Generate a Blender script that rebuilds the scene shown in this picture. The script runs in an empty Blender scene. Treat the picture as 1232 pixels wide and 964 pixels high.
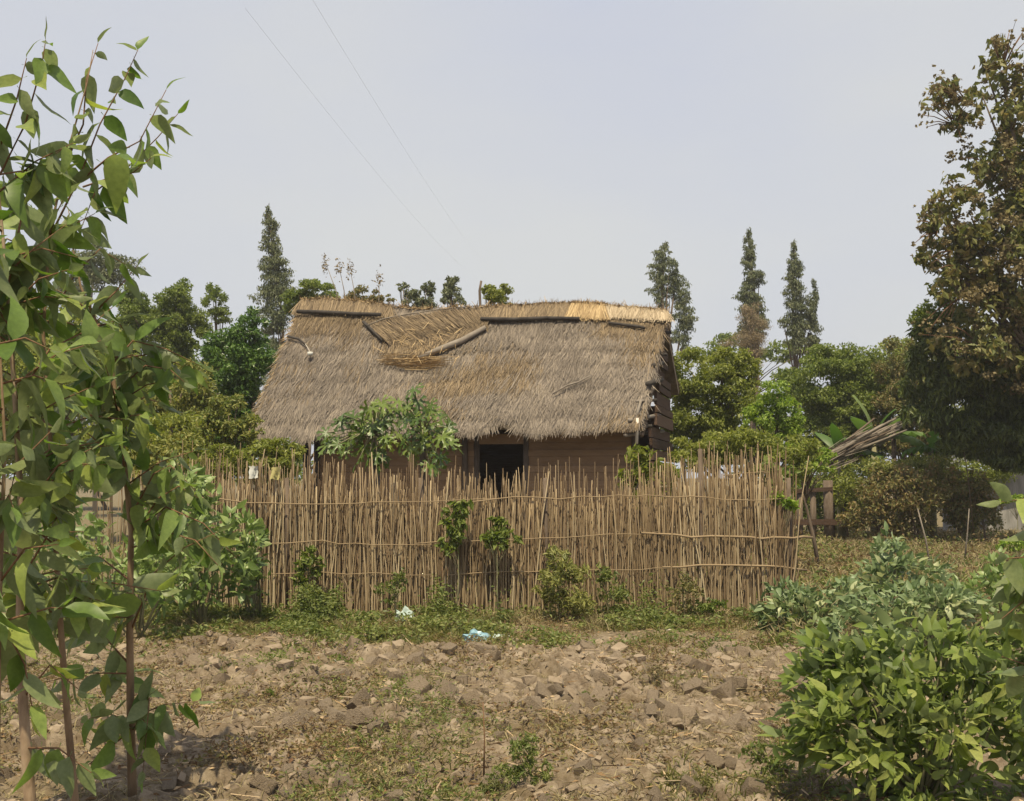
import bpy, math, random
import numpy as np
from mathutils import Vector, Matrix

R = math.radians
rng = np.random.default_rng(11)
random.seed(5)
SC = bpy.context.scene
COL = SC.collection

# ------------------------------------------------------------------ camera, sky, sun, exposure
FPX, CX, CY, HORIZ, CAMZ = 1321.0, 616.0, 482.0, 575.0, 1.6
PITCH = math.atan((HORIZ - CY) / FPX)
cam = bpy.data.cameras.new('camera')
cam.sensor_width = 36.0
cam.lens = 36.0 * FPX / 1232.0
cam.clip_start, cam.clip_end = 0.1, 4000.0
co = bpy.data.objects.new('camera', cam)
COL.objects.link(co)
co.location = (0, 0, CAMZ)
co.rotation_euler = (R(90) + PITCH, 0, 0)
SC.camera = co

SUN_EL, SUN_AZ = R(65), R(187)          # azimuth from +Y clockwise: behind the camera and to its left
sdir = Vector((math.sin(SUN_AZ) * math.cos(SUN_EL), math.cos(SUN_AZ) * math.cos(SUN_EL), math.sin(SUN_EL)))
sl = bpy.data.lights.new('sun', 'SUN')
sl.energy, sl.angle, sl.color = 5.0, R(0.6), (1.0, 0.87, 0.60)
so = bpy.data.objects.new('sun', sl)
COL.objects.link(so)
so.rotation_euler = sdir.to_track_quat('Z', 'Y').to_euler()
so.location = (-20, -30, 60)

W = bpy.data.worlds.new('World')
SC.world = W
W.use_nodes = True
wt = W.node_tree
wt.nodes.clear()
def wn(t): return wt.nodes.new(t)
sky = wn('ShaderNodeTexSky'); sky.sky_type = 'NISHITA'; sky.sun_disc = False
sky.sun_elevation = SUN_EL; sky.sun_rotation = SUN_AZ
sky.air_density, sky.dust_density, sky.ozone_density = 1.0, 5.0, 1.0
tc = wn('ShaderNodeTexCoord')
mp = wn('ShaderNodeMapping'); mp.inputs['Scale'].default_value = (1.0, 1.0, 2.4)
nz = wn('ShaderNodeTexNoise'); nz.inputs['Scale'].default_value = 1.5; nz.inputs['Detail'].default_value = 5
cr = wn('ShaderNodeValToRGB')
cr.color_ramp.elements[0].position, cr.color_ramp.elements[1].position = 0.32, 0.70
cr.color_ramp.elements[0].color = (5.15, 5.45, 6.5, 1)      # thin high overcast (before the strength below)
cr.color_ramp.elements[1].color = (6.2, 6.25, 6.2, 1)
mx = wn('ShaderNodeMix'); mx.data_type = 'RGBA'; mx.inputs['Factor'].default_value = 0.86
bg = wn('ShaderNodeBackground'); bg.inputs['Strength'].default_value = 0.10
ow = wn('ShaderNodeOutputWorld')
L = wt.links.new
L(tc.outputs['Generated'], mp.inputs['Vector']); L(mp.outputs['Vector'], nz.inputs['Vector'])
L(nz.outputs['Fac'], cr.inputs['Fac'])
L(sky.outputs['Color'], mx.inputs['A']); L(cr.outputs['Color'], mx.inputs['B'])
L(mx.outputs['Result'], bg.inputs['Color']); L(bg.outputs['Background'], ow.inputs['Surface'])

SC.view_settings.view_transform = 'Standard'
SC.view_settings.look = 'None'
SC.view_settings.exposure = 0.27
SC.view_settings.gamma = 1.0
SC.cycles.max_bounces = 6
SC.cycles.transparent_max_bounces = 4

# ------------------------------------------------------------------ geometry helpers
cp, sp = math.cos(PITCH), math.sin(PITCH)
def ray(px, py):
    a, b = px - CX, CY - py
    return Vector((a, FPX * cp - b * sp, FPX * sp + b * cp))
def P(px, py, D):
    """world point seen at photo pixel (px, py) at distance y = D"""
    r = ray(px, py)
    return Vector((0, 0, CAMZ)) + r * (D / r.y)
def S(D): return D / FPX                      # metres per photo pixel at distance D

def _hash(ix, iy, seed):
    n = (ix.astype(np.int64) * 374761393 + iy.astype(np.int64) * 668265263 + seed * 1442695041) & 0x7fffffff
    n = ((n ^ (n >> 13)) * 1274126177) & 0x7fffffff
    return ((n ^ (n >> 16)) & 0xffff) / 65535.0
def pn(x, y, seed=0):
    x = np.asarray(x, float); y = np.asarray(y, float)
    x0, y0 = np.floor(x), np.floor(y)
    fx, fy = x - x0, y - y0
    def g(i, j):
        a = _hash(x0 + i, y0 + j, seed) * 2 * np.pi
        return np.cos(a) * (fx - i) + np.sin(a) * (fy - j)
    u = fx * fx * fx * (fx * (fx * 6 - 15) + 10); v = fy * fy * fy * (fy * (fy * 6 - 15) + 10)
    return 1.5 * ((g(0, 0) * (1 - u) + g(1, 0) * u) * (1 - v) + (g(0, 1) * (1 - u) + g(1, 1) * u) * v)
def fbm(x, y, o=4, seed=0):
    s, a = 0, 1.0
    for k in range(o):
        s = s + a * pn(x * 2 ** k, y * 2 ** k, seed + k * 17); a *= 0.5
    return s
def smooth(a, b, x):
    t = np.clip((x - a) / (b - a), 0, 1); return t * t * (3 - 2 * t)
def tilled(x, y):
    m = smooth(3.0, 4.5, y) * (1 - smooth(10.4, 11.6, y + 0.5 * pn(x * .7, y * .7, 5)))
    m = m * smooth(-6.5, -4.0, x) * (1 - smooth(2.6, 3.9, x + .2 * (9 - y) * 0.3))
    return m
def ground_h(x, y):
    x = np.asarray(x, float); y = np.asarray(y, float)
    T = tilled(x, y)
    big = fbm(x * .9, y * .9, 3, 3)
    rid = 1 - np.abs(fbm(x * 3.1, y * 3.4, 3, 21)) * 1.7
    lump = np.maximum(0, fbm(x * 7.5, y * 7.5, 2, 41))
    fine = fbm(x * 16, y * 16, 2, 61)
    hp = 0.05 * np.exp(-((x - 0.3) / 2.4) ** 2 - ((y - 8.6) / 1.6) ** 2)
    near = smooth(60, 20, y) * smooth(30, 12, np.abs(x))
    w = .5 * pn(x * 5, y * 5, 13)
    cell = .085 * cells(x * 3.2 + w, y * 3.6 + w, 101) + .045 * cells(x * 8 + w, y * 8.5 - w, 131)
    cell = cell * smooth(-.5, .4, pn(x * .8, y * .8, 77) + .6 * hp / .05)
    return near * (0.02 * big + 0.008 * fine) + T * (0.045 * big + 0.045 * (rid - .5) + 0.02 * lump + 0.010 * fine + hp + cell)
def cells(x, y, seed):
    """broken clods: a height per cell that falls off to the cracks between cells"""
    x0, y0 = np.floor(x), np.floor(y); d1 = np.full(x.shape, 9.0); d2 = d1.copy(); h1 = np.zeros(x.shape)
    for i in (-1, 0, 1):
        for j in (-1, 0, 1):
            cx = x0 + i; cy = y0 + j
            a = cx + _hash(cx, cy, seed); b = cy + _hash(cx, cy, seed + 1); hh = _hash(cx, cy, seed + 2)
            d = np.hypot(x - a, y - b)
            nw = d < d1
            d2 = np.where(nw, d1, np.minimum(d2, d)); h1 = np.where(nw, hh, h1); d1 = np.where(nw, d, d1)
    return h1 ** 2 * smooth(0, .35, d2 - d1)
def gh(x, y): return float(ground_h(np.array([x]), np.array([y]))[0])

WORLD = {}
def adopt(o, parent):
    if parent is not None:
        o.parent = parent
        o.matrix_parent_inverse = WORLD[parent.name].inverted()
def link(name, me, mat, parent=None, kind=None):
    o = bpy.data.objects.new(name, me)
    COL.objects.link(o)
    if mat is not None and not me.materials: me.materials.append(mat)
    adopt(o, parent)
    WORLD[o.name] = Matrix.Identity(4)
    if kind: o['kind'] = kind
    return o
def mesh(name, V, F, smooth_=False):
    """V (N,3); F list of index arrays (M,k)"""
    V = np.asarray(V, np.float32)
    if isinstance(F, np.ndarray): F = [F]
    F = [np.asarray(f, np.int32) for f in F if len(f)]
    me = bpy.data.meshes.new(name)
    me.vertices.add(len(V)); me.vertices.foreach_set('co', V.ravel())
    li = np.concatenate([f.ravel() for f in F])
    tot = np.concatenate([np.full(len(f), f.shape[1], np.int32) for f in F])
    st = np.concatenate([[0], np.cumsum(tot)[:-1]]).astype(np.int32)
    me.loops.add(len(li)); me.loops.foreach_set('vertex_index', li)
    me.polygons.add(len(tot)); me.polygons.foreach_set('loop_start', st)
    me.polygons.foreach_set('use_smooth', np.full(len(tot), bool(smooth_)))
    me.update(calc_edges=True)
    return me
def thing(name, loc, label, cat, group=None):
    o = bpy.data.objects.new(name, None); COL.objects.link(o)
    o.location = loc; o.empty_display_size = 0.2
    o['label'] = label; o['category'] = cat
    if group: o['group'] = group
    WORLD[o.name] = Matrix.Translation(Vector(loc))
    return o
def tag(o, label, cat, group=None):
    o['label'] = label; o['category'] = cat
    if group: o['group'] = group
    return o

class MB:
    """collects tubes, boxes and strips; build() links them as one mesh"""
    def __init__(s): s.V, s.F3, s.F4, s.n = [], [], [], 0
    def add(s, V, F4=None, F3=None):
        V = np.asarray(V, float); s.V.append(V)
        if F4 is not None and len(F4): s.F4.append(np.asarray(F4) + s.n)
        if F3 is not None and len(F3): s.F3.append(np.asarray(F3) + s.n)
        s.n += len(V); return s
    def tube(s, pts, rad, k=6, cap=True, flat=1.0):
        pts = [Vector(p) for p in pts]; n = len(pts)
        if not hasattr(rad, '__len__'): rad = [rad] * n
        V = []
        for i in range(n):
            t = (pts[min(i + 1, n - 1)] - pts[max(i - 1, 0)]).normalized()
            a = Vector((0, 0, 1)) if abs(t.z) < .9 else Vector((1, 0, 0))
            u = t.cross(a).normalized(); w = u.cross(t)
            for j in range(k):
                an = 2 * math.pi * j / k
                V.append(pts[i] + u * (math.cos(an) * rad[i]) + w * (math.sin(an) * rad[i] * flat))
        F4 = [[i * k + j, i * k + (j + 1) % k, (i + 1) * k + (j + 1) % k, (i + 1) * k + j] for i in range(n - 1) for j in range(k)]
        F3 = []
        if cap:
            V += [pts[0], pts[-1]]
            F3 = [[(j + 1) % k, j, n * k] for j in range(k)] + [[(n - 1) * k + j, (n - 1) * k + (j + 1) % k, n * k + 1] for j in range(k)]
        return s.add([tuple(v) for v in V], F4, F3)
    def box8(s, c):
        """8 corners: bottom loop then top loop"""
        return s.add([tuple(v) for v in c], [[3, 2, 1, 0], [4, 5, 6, 7], [0, 1, 5, 4], [1, 2, 6, 5], [2, 3, 7, 6], [3, 0, 4, 7]])
    def mesh(s, name, smooth_=False):
        F = []
        if s.F4: F.append(np.concatenate(s.F4))
        if s.F3: F.append(np.concatenate(s.F3))
        return mesh(name, np.concatenate(s.V), F, smooth_)
    def build(s, name, mat, parent=None, smooth_=False, kind=None):
        return link(name, s.mesh(name, smooth_), mat, parent, kind)

def norm(a): return a / np.maximum(1e-9, np.linalg.norm(a, axis=1, keepdims=True))
def straws(O, Dr, Ln, Wd, side, bend=None, tip=0.35):
    """N thin two-segment blades: origins, unit dirs, lengths, widths, side vectors"""
    O = np.asarray(O, float); n = len(O)
    Dr = norm(np.asarray(Dr, float)); sd = np.asarray(side, float)
    sd = norm(sd - Dr * np.sum(sd * Dr, 1, keepdims=True))
    Ln = np.broadcast_to(Ln, (n,))[:, None]; Wd = np.broadcast_to(Wd, (n,))[:, None]
    b = 0 if bend is None else bend
    m = O + Dr * Ln * .55; e = O + Dr * Ln + b
    V = np.stack([O - sd * Wd * .5, O + sd * Wd * .5, m + sd * Wd * .5, m - sd * Wd * .5, e + sd * Wd * .5 * tip, e - sd * Wd * .5 * tip], 1).reshape(-1, 3)
    k = np.arange(n)[:, None] * 6
    F = np.concatenate([k + np.array([[0, 1, 2, 3]]), k + np.array([[3, 2, 4, 5]])])
    return V, F
def leaves_cloud(C, Dr, size, aspect=.45, rg=rng, flatness=.6, fold=True):
    """N rhombus leaves folded on the midrib, as quads pairs"""
    n = len(C)
    nn = rg.normal(size=(n, 3)); nn[:, 2] += flatness
    Dr = norm(Dr); sd = norm(np.cross(Dr, nn)); nr = np.cross(sd, Dr)
    s = (size * rg.uniform(.65, 1.35, n))[:, None]
    base = C - Dr * s * .5; tipp = C + Dr * s * .5 - nr * s * .12
    mid = C + Dr * s * -.02 - nr * s * .05
    l = C - sd * s * aspect * .5 + nr * s * .06; r = C + sd * s * aspect * .5 + nr * s * .06
    if not fold:                                          # small leaves: one bent quad each
        V = np.stack([base, r, tipp, l], 1).reshape(-1, 3)
        return V, np.arange(n)[:, None] * 4 + np.array([[0, 1, 2, 3]])
    V = np.stack([base, l, tipp, r, mid], 1).reshape(-1, 3)
    k = np.arange(n)[:, None] * 5
    F = np.concatenate([k + np.array([[0, 4, 2, 1]]), k + np.array([[0, 3, 2, 4]])])
    return V, F
def ell_clumps(D, ells, dr=1.0, per=20, cr=.30, rg=rng):
    """pixel ellipses at distance D -> list of 3-D clumps (centre, radii, weight)"""
    out = []
    for e in ells:
        px, py, rx, ry = e[:4]
        dz = e[4] if len(e) > 4 else 0.0
        c = np.array(P(px, py, D + dz)); a = np.array([rx * S(D), min(rx, ry * 1.3) * S(D) * dr, ry * S(D)])
        m = max(5, int(per * (a[0] * a[2] / (cr * cr * 9 * a[0] * a[2])) * 1.0)) if False else per
        for _ in range(m):
            v = rg.normal(size=3); v /= np.linalg.norm(v)
            v = v * rg.uniform(.2, 1.25) ** .5 * (1 - cr * .5)
            k = cr * rg.uniform(.6, 1.45)
            out.append((c + v * a, a * k * np.array([1.1, 1.1, .85])))
    return out
def fill(clumps, n, rg=rng, shell=.45):
    w = np.array([c[1][0] * c[1][2] for c in clumps]); w /= w.sum()
    idx = rg.choice(len(clumps), n, p=w)
    C = np.array([c[0] for c in clumps])[idx]; A = np.array([c[1] for c in clumps])[idx]
    v = norm(rg.normal(size=(n, 3))) * (rg.uniform(0, 1, (n, 1)) ** shell)
    return C + v * A, v
# ------------------------------------------------------------------ materials
def nodes(name):
    m = bpy.data.materials.new(name); m.use_nodes = True
    t = m.node_tree; t.nodes.clear()
    return m, t, t.nodes.new, t.links.new
def ramp(new, stops):
    r = new('ShaderNodeValToRGB'); e = r.color_ramp.elements
    while len(e) < len(stops): e.new(.5)
    for i, (p, c) in enumerate(stops):
        e[i].position = p; e[i].color = (c[0], c[1], c[2], 1)
    return r
def leaf_mat(name, cols, trans=.3, rough=.5, spec=.4, back=None, nscale=.6, nvar=.5, obj=False, veins=False, boost=1.0):
    m, t, new, ln = nodes(name)
    g = new('ShaderNodeNewGeometry'); oi = new('ShaderNodeObjectInfo')
    cols = [(c[0] * 1.80 * boost, c[1] * 1.66 * boost, c[2] * 1.30 * boost) for c in cols]
    k = len(cols)
    r = ramp(new, [((i + .0) / max(1, k - 1), c) for i, c in enumerate(cols)])
    nzz = new('ShaderNodeTexNoise'); nzz.inputs['Scale'].default_value = nscale; nzz.inputs['Detail'].default_value = 2
    ln(g.outputs['Position'], nzz.inputs['Vector'])
    ad = new('ShaderNodeMath'); ad.operation = 'MULTIPLY_ADD'
    sb = new('ShaderNodeMath'); sb.operation = 'SUBTRACT'; sb.inputs[1].default_value = .5
    ln(nzz.outputs['Fac'], sb.inputs[0])
    ln(sb.outputs[0], ad.inputs[0]); ad.inputs[1].default_value = nvar * 2
    ln(oi.outputs['Random'] if obj else g.outputs['Random Per Island'], ad.inputs[2])
    ln(ad.outputs[0], r.inputs['Fac'])
    colr = r.outputs['Color']
    if back is not None:
        mb_ = new('ShaderNodeMix'); mb_.data_type = 'RGBA'; mb_.inputs['B'].default_value = (*back, 1)
        f = new('ShaderNodeMath'); f.operation = 'MULTIPLY'; f.inputs[1].default_value = .75
        ln(g.outputs['Backfacing'], f.inputs[0]); ln(f.outputs[0], mb_.inputs['Factor'])
        ln(colr, mb_.inputs['A']); colr = mb_.outputs['Result']
    if veins:
        tcn = new('ShaderNodeTexCoord')
        n2 = new('ShaderNodeTexNoise'); n2.inputs['Scale'].default_value = 9; n2.inputs['Detail'].default_value = 4
        ln(tcn.outputs['Object'], n2.inputs['Vector'])
        mm = new('ShaderNodeMix'); mm.data_type = 'RGBA'; mm.blend_type = 'MULTIPLY'; mm.inputs['Factor'].default_value = .55
        r2 = ramp(new, [(.3, (.6, .62, .5)), (.65, (1.15, 1.1, 1.0))])
        ln(n2.outputs['Fac'], r2.inputs['Fac']); ln(colr, mm.inputs['A']); ln(r2.outputs['Color'], mm.inputs['B'])
        colr = mm.outputs['Result']
    b = new('ShaderNodeBsdfPrincipled'); b.inputs['Roughness'].default_value = rough
    b.inputs['Specular IOR Level'].default_value = spec
    ln(colr, b.inputs['Base Color'])
    tr = new('ShaderNodeBsdfTranslucent')
    hs = new('ShaderNodeHueSaturation'); hs.inputs['Saturation'].default_value = 1.15; hs.inputs['Value'].default_value = 1.7
    ln(colr, hs.inputs['Color']); ln(hs.outputs['Color'], tr.inputs['Color'])
    mxs = new('ShaderNodeMixShader'); mxs.inputs['Fac'].default_value = trans
    ln(b.outputs[0], mxs.inputs[1]); ln(tr.outputs[0], mxs.inputs[2])
    o = new('ShaderNodeOutputMaterial'); ln(mxs.outputs[0], o.inputs['Surface'])
    return m
def rough_mat(name, cols, scale=8.0, stretch=(1, 1, 1), rough=.9, bump=.3, island=0.0, obj=0.0, spec=.2, detail=6, bscale=None):
    """noise coloured rough surface; island / obj mix in one random value per loose piece / object"""
    m, t, new, ln = nodes(name)
    tcn = new('ShaderNodeTexCoord'); mpn = new('ShaderNodeMapping'); mpn.inputs['Scale'].default_value = stretch
    ln(tcn.outputs['Object'], mpn.inputs['Vector'])
    n1 = new('ShaderNodeTexNoise'); n1.inputs['Scale'].default_value = scale; n1.inputs['Detail'].default_value = detail
    n1.inputs['Roughness'].default_value = .65
    ln(mpn.outputs[0], n1.inputs['Vector'])
    fac = n1.outputs['Fac']
    g = new('ShaderNodeNewGeometry'); oi = new('ShaderNodeObjectInfo')
    for w, src in ((island, g.outputs['Random Per Island']), (obj, oi.outputs['Random'])):
        if w:
            mi = new('ShaderNodeMix'); mi.inputs['Factor'].default_value = w
            ln(fac, mi.inputs['A']); ln(src, mi.inputs['B']); fac = mi.outputs['Result']
    k = len(cols)
    lo, hi = (.3, .7) if not (island or obj) else (.12, .88)
    r = ramp(new, [(lo + (hi - lo) * i / max(1, k - 1), c) for i, c in enumerate(cols)])
    ln(fac, r.inputs['Fac'])
    b = new('ShaderNodeBsdfPrincipled'); b.inputs['Roughness'].default_value = rough
    b.inputs['Specular IOR Level'].default_value = spec
    ln(r.outputs['Color'], b.inputs['Base Color'])
    if bump:
        n2 = new('ShaderNodeTexNoise'); n2.inputs['Scale'].default_value = bscale or scale * 3; n2.inputs['Detail'].default_value = 4
        ln(mpn.outputs[0], n2.inputs['Vector'])
        bp = new('ShaderNodeBump'); bp.inputs['Strength'].default_value = bump; bp.inputs['Distance'].default_value = .02
        ln(n2.outputs['Fac'], bp.inputs['Height']); ln(bp.outputs[0], b.inputs['Normal'])
    o = new('ShaderNodeOutputMaterial'); ln(b.outputs[0], o.inputs['Surface'])
    return m

M = {}
M['soil'] = None
M['clod'] = rough_mat('clod', [(.115, .084, .056), (.19, .145, .10), (.255, .20, .144), (.345, .28, .208)], scale=7, obj=.25, bump=1.0, bscale=16)
M['thatch'] = rough_mat('thatch', [(.075, .062, .052), (.165, .138, .114), (.245, .205, .168), (.36, .30, .225)], scale=1.3, island=.38, bump=0, rough=.85, detail=4)
M['thatch_pale'] = rough_mat('thatch_pale', [(.24, .185, .12), (.36, .285, .195), (.50, .41, .29)], scale=2, island=.6, bump=0, rough=.8)
M['thatch_brown'] = rough_mat('thatch_brown', [(.085, .062, .042), (.19, .142, .092), (.32, .24, .145)], scale=1.6, island=.6, bump=0, rough=.85)
M['thatch_gold'] = rough_mat('thatch_gold', [(.20, .135, .07), (.36, .255, .135), (.52, .39, .22)], scale=2, island=.6, bump=0, rough=.75)
M['thatch_base'] = rough_mat('thatch_base', [(.09, .07, .052), (.20, .155, .11)], scale=10, stretch=(1, 1, 1), bump=.4)
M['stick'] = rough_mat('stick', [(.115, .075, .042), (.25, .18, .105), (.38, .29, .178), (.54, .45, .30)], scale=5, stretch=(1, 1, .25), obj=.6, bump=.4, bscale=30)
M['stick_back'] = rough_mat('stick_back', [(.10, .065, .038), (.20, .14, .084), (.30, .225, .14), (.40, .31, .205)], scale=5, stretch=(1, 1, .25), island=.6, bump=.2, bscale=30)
M['pole_dark'] = rough_mat('pole_dark', [(.03, .026, .024), (.075, .065, .058)], scale=6, bump=.3)
M['pole_grey'] = rough_mat('pole_grey', [(.15, .125, .10), (.27, .235, .20)], scale=6, bump=.3)
M['pale_wood'] = rough_mat('pale_wood', [(.40, .36, .30), (.62, .58, .52)], scale=6, bump=.2)
M['board'] = rough_mat('board', [(.15, .092, .055), (.235, .152, .092), (.31, .21, .13)], scale=4, stretch=(.5, .5, 1.5), obj=.25, bump=.6)
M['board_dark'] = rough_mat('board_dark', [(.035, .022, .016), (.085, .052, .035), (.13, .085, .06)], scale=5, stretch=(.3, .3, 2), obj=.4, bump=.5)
M['bark'] = rough_mat('bark', [(.085, .062, .045), (.17, .13, .10)], scale=10, stretch=(1, 1, .3), bump=.5)
M['bark_sap'] = rough_mat('bark_sap', [(.10, .065, .038), (.22, .15, .09), (.31, .225, .145)], scale=9, stretch=(1, 1, .35), bump=.5)
M['bark_tan'] = rough_mat('bark_tan', [(.14, .095, .06), (.29, .21, .14), (.40, .31, .22)], scale=9, stretch=(1, 1, .35), bump=.5)
M['twig'] = rough_mat('twig', [(.12, .065, .035), (.22, .13, .075)], scale=20, bump=.1)
M['twig_green'] = rough_mat('twig_green', [(.16, .17, .09), (.28, .24, .15)], scale=20, bump=.1)
M['bark_pale'] = rough_mat('bark_pale', [(.22, .19, .16), (.40, .36, .32)], scale=4, stretch=(1, 1, .3), bump=.3)
M['concrete'] = rough_mat('concrete', [(.10, .095, .088), (.26, .25, .235), (.42, .40, .38)], scale=1.6, stretch=(2.5, 2.5, .5), bump=.3)
M['tin'] = rough_mat('tin', [(.06, .058, .055), (.16, .155, .15)], scale=3, rough=.5, bump=.1)
# foliage
M['sap'] = leaf_mat('sap', [(.036, .072, .018), (.064, .112, .030), (.092, .146, .052), (.125, .178, .062), (.14, .185, .058)], trans=.38, rough=.45, spec=.4, back=(.16, .19, .10), obj=True, veins=True, nvar=.3)
M['sap_stuff'] = leaf_mat('sap_stuff', [(.036, .070, .018), (.062, .108, .028), (.088, .138, .045), (.115, .165, .05)], trans=.38, rough=.45, spec=.4, back=(.16, .19, .10), nvar=.3)
M['bush'] = leaf_mat('bush', [(.062, .096, .024), (.100, .142, .038), (.138, .178, .062), (.175, .21, .09)], trans=.40, rough=.55, spec=.3, back=(.16, .20, .10), obj=True, veins=True, nvar=.35)
M['bush_stuff'] = leaf_mat('bush_stuff', [(.052, .084, .022), (.088, .128, .034), (.125, .165, .055)], trans=.34, rough=.55, spec=.3, back=(.16, .20, .10), nvar=.35)
M['silver'] = leaf_mat('silver', [(.062, .098, .046), (.10, .14, .074), (.155, .19, .115), (.24, .275, .19)], trans=.28, rough=.45, spec=.5, obj=True, nvar=.3)
M['silver_stuff'] = leaf_mat('silver_stuff', [(.055, .088, .04), (.085, .128, .07), (.14, .185, .12)], trans=.25, rough=.45, spec=.5, nvar=.4)
M['pale_shrub'] = leaf_mat('pale_shrub', [(.055, .092, .030), (.092, .142, .055), (.14, .19, .088)], trans=.28, rough=.45, spec=.5, obj=True, nvar=.35)
M['pale_stuff'] = leaf_mat('pale_stuff', [(.055, .092, .030), (.092, .142, .055), (.14, .19, .088)], trans=.28, rough=.45, spec=.5, nvar=.4)
M['papaya'] = leaf_mat('papaya', [(.022, .046, .009), (.046, .080, .015), (.088, .125, .028)], trans=.22, rough=.4, spec=.5, obj=True, nvar=.25)
M['papaya_yellow'] = leaf_mat('papaya_yellow', [(.12, .19, .04), (.17, .23, .06)], trans=.25, rough=.45, obj=True)
M['green'] = leaf_mat('green', [(.044, .070, .018), (.078, .110, .028), (.122, .155, .046)], trans=.35, rough=.5)
M['glossy'] = leaf_mat('glossy', [(.020, .052, .012), (.040, .084, .018), (.070, .125, .028)], trans=.22, rough=.4, spec=.5)
M['mid'] = leaf_mat('mid', [(.062, .084, .020), (.105, .130, .033), (.16, .185, .056)], trans=.38, rough=.5)
M['lime'] = leaf_mat('lime', [(.065, .115, .02), (.11, .17, .032), (.17, .23, .055)], trans=.35, rough=.5)
M['olive'] = leaf_mat('olive', [(.042, .052, .018), (.072, .080, .030), (.105, .105, .046), (.13, .10, .055)], trans=.25, rough=.6)
M['yellowish'] = leaf_mat('yellowish', [(.05, .075, .018), (.095, .115, .032), (.16, .165, .06)], trans=.3, rough=.55)
M['euc'] = leaf_mat('euc', [(.042, .058, .034), (.070, .088, .054), (.11, .125, .084)], trans=.2, rough=.5)
M['eucdry'] = leaf_mat('eucdry', [(.07, .06, .042), (.12, .10, .075), (.17, .145, .11)], trans=.15, rough=.6)
M['mango'] = leaf_mat('mango', [(.026, .042, .012), (.046, .066, .018), (.075, .098, .030)], trans=.25, rough=.45)
M['teak'] = leaf_mat('teak', [(.042, .056, .016), (.066, .080, .024), (.096, .102, .036), (.12, .105, .046)], trans=.25, rough=.55)
M['teakflower'] = leaf_mat('teakflower', [(.055, .048, .028), (.092, .080, .047), (.135, .118, .076)], trans=.2, rough=.7)
M['banana'] = leaf_mat('banana', [(.035, .075, .018), (.060, .105, .034), (.11, .15, .075)], trans=.35, rough=.45, obj=True)
M['grass'] = leaf_mat('grass', [(.042, .052, .018), (.070, .078, .026), (.115, .11, .045)], trans=.3, rough=.6, nscale=1.5)
M['drygrass'] = leaf_mat('drygrass', [(.055, .048, .030), (.095, .082, .05), (.15, .135, .09), (.20, .18, .125)], trans=.2, rough=.7, nscale=1.2)
M['brownweed'] = leaf_mat('brownweed', [(.05, .034, .022), (.09, .06, .038), (.12, .10, .05), (.07, .08, .03)], trans=.2, rough=.7, nscale=1.5)
M['weed'] = leaf_mat('weed', [(.045, .068, .020), (.075, .10, .032), (.12, .14, .052)], trans=.3, rough=.5)
M['weed_yellow'] = leaf_mat('weed_yellow', [(.07, .085, .028), (.115, .13, .045), (.17, .18, .075)], trans=.3, rough=.55)
M['litter'] = rough_mat('litter', [(.13, .07, .035), (.28, .19, .10), (.42, .31, .19), (.30, .23, .16)], scale=3, island=.8, bump=0)
M['blue_plastic'] = rough_mat('blue_plastic', [(.13, .26, .33), (.28, .42, .48)], scale=14, rough=.35, bump=.2, spec=.5)
M['pale_plastic'] = rough_mat('pale_plastic', [(.30, .38, .36), (.46, .54, .50)], scale=10, rough=.4, bump=.2, spec=.5)
M['white'] = rough_mat('white', [(.42, .42, .39), (.60, .60, .57)], scale=8, rough=.5, bump=.1)
M['black'] = rough_mat('black', [(.02, .022, .025), (.05, .052, .058)], scale=8, rough=.4, bump=.1, spec=.5)
M['wire'] = rough_mat('wire', [(.44, .44, .45), (.5, .5, .51)], scale=2, bump=0, rough=.6)
M['yellow'] = rough_mat('yellow', [(.36, .32, .13), (.46, .41, .19)], scale=8, rough=.6, bump=.1)

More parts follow.
